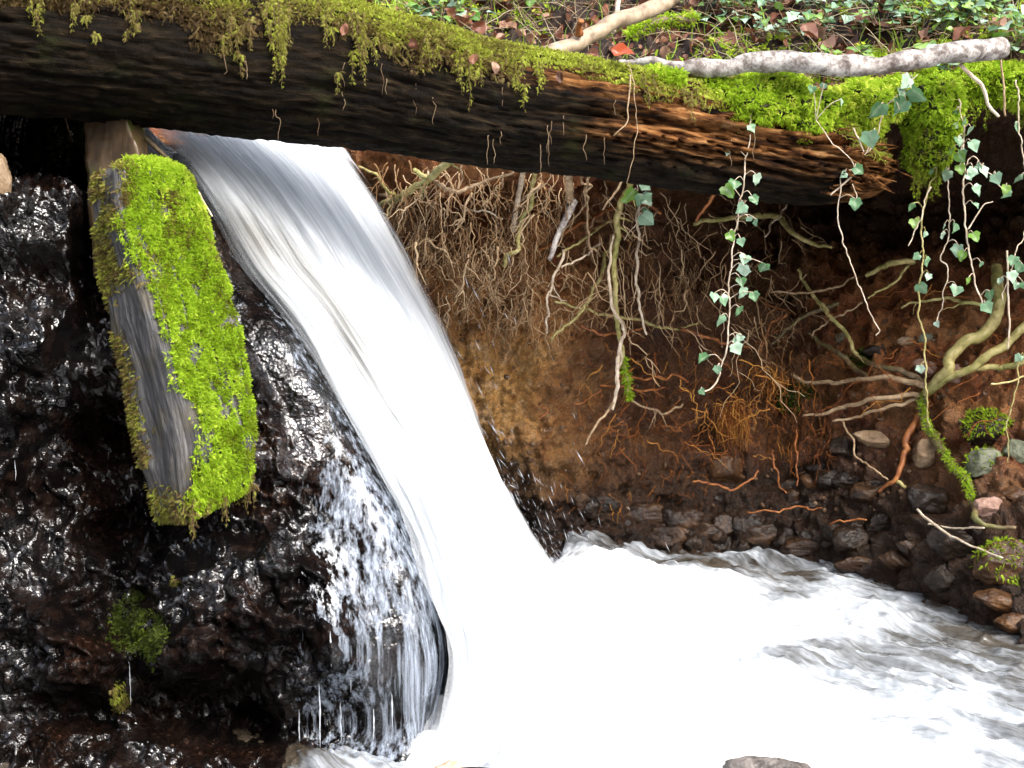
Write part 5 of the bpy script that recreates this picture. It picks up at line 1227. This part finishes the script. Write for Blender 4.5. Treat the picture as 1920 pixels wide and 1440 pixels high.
def sprig(px, py, label, n, size, run=.12):
    p = bank_hit(px, py, 0.0); root = empty('ivy_sprig', p, label, 'ivy', 'creeping ivy on the bank')
    t = np.linspace(0, 1, 10)[:, None]; ang = rv.uniform(0, 2 * np.pi); dr = np.array((math.cos(ang), .5 * math.sin(ang), .12 * math.sin(ang)))
    C = wiggle(p + dr * (t - .5) * run + (0, 0, .012), .006, 25, rv.integers(999)); mb = MB(); tube(mb, C, .0012, 5); todo = []
    for k in range(n):
        i = rv.integers(0, 10); h = rv.uniform(.012, .045)
        base = C[i] + np.array((rv.normal(0, .02), rv.normal(-.01, .015), h)); tube(mb, catmull(np.array([C[i], (C[i] + base) / 2 + (.003, -.003, 0), base]), 7), .0006, 4); todo.append(base)
    under(mb.build('stem', M['root_tan']), root)
    for base in todo:
        yg = rv.random() < .42
        o = link('leaf', (YOUNG if yg else IVY)[rv.integers(0, 2 if yg else 4)], root)
        orient(o, base - p, (rv.normal(0, .7), -1 + rv.normal(0, .4), -.25 + rv.normal(0, .3)), (rv.normal(0, .4), -.45, 1), size * rv.uniform(.6, 1.15))
for boxx, cnt, n, size, lab in [
  ((770, 0, 1000, 60), 18, 5, .031, 'creeping ivy sprig among straw above the mossy middle of the log'),
  ((1040, 10, 1160, 40), 3, 4, .032, 'ivy sprig behind the tan branch where it leaves the log'),
  ((1290, 5, 1450, 85), 22, 5, .026, 'ivy sprig among brown leaves between the tan and lichen branches'),
  ((1450, 5, 1600, 75), 14, 5, .026, 'ivy sprig behind the middle of the lichen branch'),
  ((1600, 15, 1900, 80), 34, 6, .027, 'ivy sprig in the thick green cover at the upper right'),
  ((1510, 128, 1760, 165), 8, 5, .032, 'ivy sprig below the lichen branch at the edge of the moss'),
  ((1860, 60, 1935, 130), 5, 5, .034, 'ivy sprig at the right margin past the broken end of the lichen branch')]:
    for k in range(cnt): sprig(rv.uniform(boxx[0], boxx[2]), rv.uniform(boxx[1], boxx[3]), lab, n, size)

# ------------------------------------------------------------------ dead leaves, grass and moss on the bank top
def single(name, mesh, p, tip, nrm, size, label, cat='leaf', group=None, mat=None):
    o = link(name, mesh); orient(o, p, tip, nrm, size); return tag(o, label, cat, group)
ol = leaf_mesh('orange_leaf', M['leaf_orange'], 51, 'dead')[0]; rl = leaf_mesh('red_leaf', M['leaf_red'], 52, 'dead')[0]
single('dead_leaf', ol, bank_hit(935, 12, .06) + (0, 0, .02), (1, -.2, .05), (0, -.6, 1), .045, 'single orange leaf lying on the bank at the top edge')
p, nn = log_pt(1130, .25)
single('dead_leaf', rl, p + nn * .02 + (-.015, -.03, .012), (1, -.3, -.2), (0, -.8, .8), .046, 'bright red-brown leaf caught on the log beside the lichen branch tip')
single('dead_leaf', rl, bank_hit(1768, 150, .06), (.8, -.4, -.3), (0, -.8, .8), .03, 'small rusty leaf lying in moss under the right end of the lichen branch')
for k in range(16):
    px, py = [(1545, 60), (1575, 75), (1560, 95), (1600, 50), (1590, 90), (1535, 85), (1615, 70), (1580, 40)][k % 8] if k < 8 else (rv.uniform(1300, 1430), rv.uniform(15, 85))
    single('dead_leaf', DEAD[k % 4], bank_hit(px, py, .03) + (rv.normal(0, .01), 0, .015), (rv.normal(), rv.normal(), rv.normal(0, .4)), (rv.normal(0, .5), -.7, 1), rv.uniform(.05, .075),
           'curled brown dead leaf in the heap behind the lichen branch' if k < 8 else 'reddish brown dead leaf on dark ground between the two branches', 'leaf', 'dead leaves on the bank')
for k, px in enumerate((1008, 846, 722, 880, 610)):
    p, nn = log_pt(px, 1.0); single('dead_leaf', DEAD[k % 4], p + nn * .02, (rv.normal(0, .4), -.2, -1), (rv.normal(0, .4), -1, .3), .022, 'tiny dry leaf caught in the shaggy moss on the front of the log', 'leaf', 'dry leaves in the log moss')
mb = MB(); _, lv, lt, lve = leaf_mesh('x', M['litter'], 33, 'dead')
def bank_pts(n, x0, x1, yo0, yo1):
    """random points on the bank top: columns x, yo metres behind the lip edge"""
    sel = (rowi > 325) & (BG[..., 0] > x0) & (BG[..., 0] < x1)
    V = BG[sel]; N = BN[sel]; off = V[:, 1] - np.interp(V[:, 0], XC, LT)
    k = (off > yo0) & (off < yo1); V, N = V[k], N[k]; i = RNG.integers(0, len(V), n)
    return V[i] + RNG.normal(0, .004, (n, 3)), N[i]
P, N = bank_pts(3800, -.55, 2.3, 0.03, 1.7); Dn = unit(N + .6 * RNG.normal(size=P.shape)); Xn = unit(np.cross(Dn, RNG.normal(size=P.shape)))
instance(mb, lv, lt, P + N * .006, Xn, np.cross(Dn, Xn), Dn, RNG.uniform(.022, .05, len(P)), tint=RNG.uniform(-.3, .7, len(P)), vein=np.zeros(len(P)))
tag(mb.build('leaf_litter', M['litter']), kind='stuff')
mb = MB()
P, N = bank_pts(3000, -.6, 2.3, 0.0, 1.6)
for p in P:
    L = RNG.uniform(.04, .16); t = np.linspace(0, 1, 7)[:, None]; dr = unit(np.array((RNG.normal(0, .8), RNG.normal(-.1, .4), abs(RNG.normal(.25, .35)))))
    tube(mb, wiggle(p + (0, 0, .006) + dr * t * L + np.array((0, 0, -.4)) * t ** 2 * L * .6, .006, 16, int(L * 1e5)), np.linspace(.0011, .0006, 7), 4, tint=np.full(30, RNG.uniform(.2, 1)))
tag(mb.build('dry_stems', M['straw']), kind='stuff')
mb = MB()
bl = np.array([(-.03, 0, 0), (.03, 0, 0), (-.028, .10, .4), (.028, .10, .4), (-.015, .32, .75), (.015, .32, .75), (0, .62, .98)]); bt = np.array([(0, 1, 3), (0, 3, 2), (2, 3, 5), (2, 5, 4), (4, 5, 6)])
for n, a in ((1500, (-.62, -.16, .15, 1.5)), (1600, (.55, 2.3, 0, 1.4)), (500, (-.2, .55, .2, 1.5))):
    P, N = bank_pts(n, *a); D = unit(np.array((0, -.1, 1.0)) + .45 * RNG.normal(size=P.shape)); X_ = unit(np.cross(D, RNG.normal(size=P.shape)))
    instance(mb, bl, bt, P, X_, np.cross(D, X_), D, RNG.uniform(.03, .08, n), tint=RNG.uniform(.2, 1, n))
tag(mb.build('grass', M['grass']), kind='stuff')
mb = MB()
for n, a, tn in ((9000, (-.62, -.1, .1, 1.5), .72), (42000, (.5, 2.3, -.1, 1.4), .74), (7000, (-.1, .55, .1, 1.5), .66)):
    P, N = bank_pts(n, *a); k = fbm(P * 5, 3, 170) > (.02 if a[1] < 1.2 else -.12); P, N = P[k], N[k]
    moss_on(mb, P + N * .004, N, .013, tn + .2 * fbm(P * 18, 2, 171), .6, .1)
tag(mb.build('ground_moss', M['moss_bright']), kind='stuff')
# mossy lumps along the bank edge at the right
def lump(label, cx, cy, rx, ry, Y, n, tn, mat='moss_bright', hang=0):
    root = empty('moss_cushion', at(cx, cy + ry, Y), label, 'moss', 'moss cushions on the bank edge'); b, f = MB(), MB()
    cushion(b, f, cx, cy, rx, ry, Y, n, .011 if rx > 40 and 'rock' not in label else .008, tn, int(cx))
    for k in range(hang): strand(f, at(cx + RNG.uniform(-.8, .8) * rx, cy + ry * .7, Y - .03), RNG.uniform(.02, .08), int(cx) + k, tn - .15)
    under(b.build('soil_core', M['moss_dark']), root); under(f.build('shoots', M[mat]), root)
lump('yellow-green moss cushion over the splintered end of the log', 1610, 205, 70, 40, 2.95, 3600, .78, hang=10)
lump('large deep green moss clump drooping beside the hanging ivy', 1745, 200, 46, 62, 2.99, 3800, .58, hang=26)
lump('ragged moss tail hanging under the large drooping clump', 1740, 275, 34, 50, 2.99, 1800, .42, hang=14)
lump('moss cushion behind the ivy, left of the drooping clump', 1680, 178, 44, 26, 3.0, 1800, .74)
lump('mossy bank edge under the broken end of the lichen branch', 1860, 152, 70, 30, 3.04, 3200, .62, hang=10)
lump('mossy bank edge at the right margin', 1935, 165, 50, 34, 3.0, 1800, .6, hang=8)
rpx, rpy = to_px(RG.reshape(-1, 3)[rq].mean(1))
def rock_moss(label, cx, cy, rx, ry, n, tn, m, size=.007):
    e = 1 - ((rpx - cx) / rx) ** 2 - ((rpy - cy) / ry) ** 2 + 0.9 * fbm(np.stack([rpx / 22, rpy / 30, rpx * 0], -1), 3, int(cx))
    w = smooth(0.1, 0.9, e) * (np.abs(rpx - cx) < 3 * rx) * (np.abs(rpy - cy) < 3 * ry)
    P, N, i = surface_points(RG.reshape(-1, 3), rq, n, w)
    if (N[:, 1] > 0).mean() > .5: N = -N
    b = MB(); moss_on(b, P, N, size, tn + .3 * fbm(P * 40, 2, 5), .8, .5); tag(b.build('moss_patch', M[m]), label, 'moss', 'moss patches on the rock face')
rock_moss('dark wet moss patch low on the rock face', 250, 1180, 60, 70, 3200, .45, 'moss_dark')
rock_moss('small yellowish moss patch near the bottom of the rock face', 224, 1305, 18, 34, 420, .45, 'moss_old', .006)
rock_moss('tiny yellow-green moss tuft on the wet rock right of the post foot', 328, 1090, 9, 12, 110, .5, 'moss_old', .006)
rock_moss('dim moss on the ragged rock left of the wooden stake', 120, 250, 60, 70, 1500, .35, 'moss_dark')
lump('dark green moss patch on the shaded soil below the root arms', 1490, 750, 34, 24, float(bank_hit(1490, 750, 0)[1]), 700, .6, 'moss_dark')
lump('thin moss patch where the green crossing twig meets the soil', 1625, 672, 26, 12, float(bank_hit(1625, 672, 0)[1]), 350, .7, 'moss_dark')
# dry stems caught on the rock and the fall
for lab, pts, r, m, ro in [('dry straw stuck on the dark rock left of the stake', [(38, 195), (45, 160)], [4, 1], PA, .01), ('thin pale stem leaning on dark rock under the log', [(142, 198), (125, 172), (108, 145)], [2, 1], PA, .03), ('fine grass stem hanging down the rock left of the post', [(141, 265), (132, 225), (122, 175)], [1.2, 1], T, .03),
        ('yellow straw hanging between the mossy post and the water', [(372, 360), (385, 385), (398, 406)], [2.5, 1.5], PA, .04), ('reddish stick jammed in the lip beside the stake', [(272, 258), (290, 275), (318, 300)], [5, 4], M['root_dark'], .03)]:
    W = np.array([rock_hit(x, y, ro) for x, y in pts]); W[:, 1] = W[:, 1].min()
    if 'jammed' in lab: W = np.array([at(x, y, 2.52) for x, y in pts])
    if 'yellow straw' in lab: W = np.array([at(x, y, 2.40) for x, y in pts])
    C = catmull(W, 14); mb = MB(); tube(mb, wiggle(C, .002, 20, 4), np.interp(np.linspace(0, 1, 14), [0, 1], r) * .00095, 7, .2); tag(mb.build('stem', m), lab, 'stem')
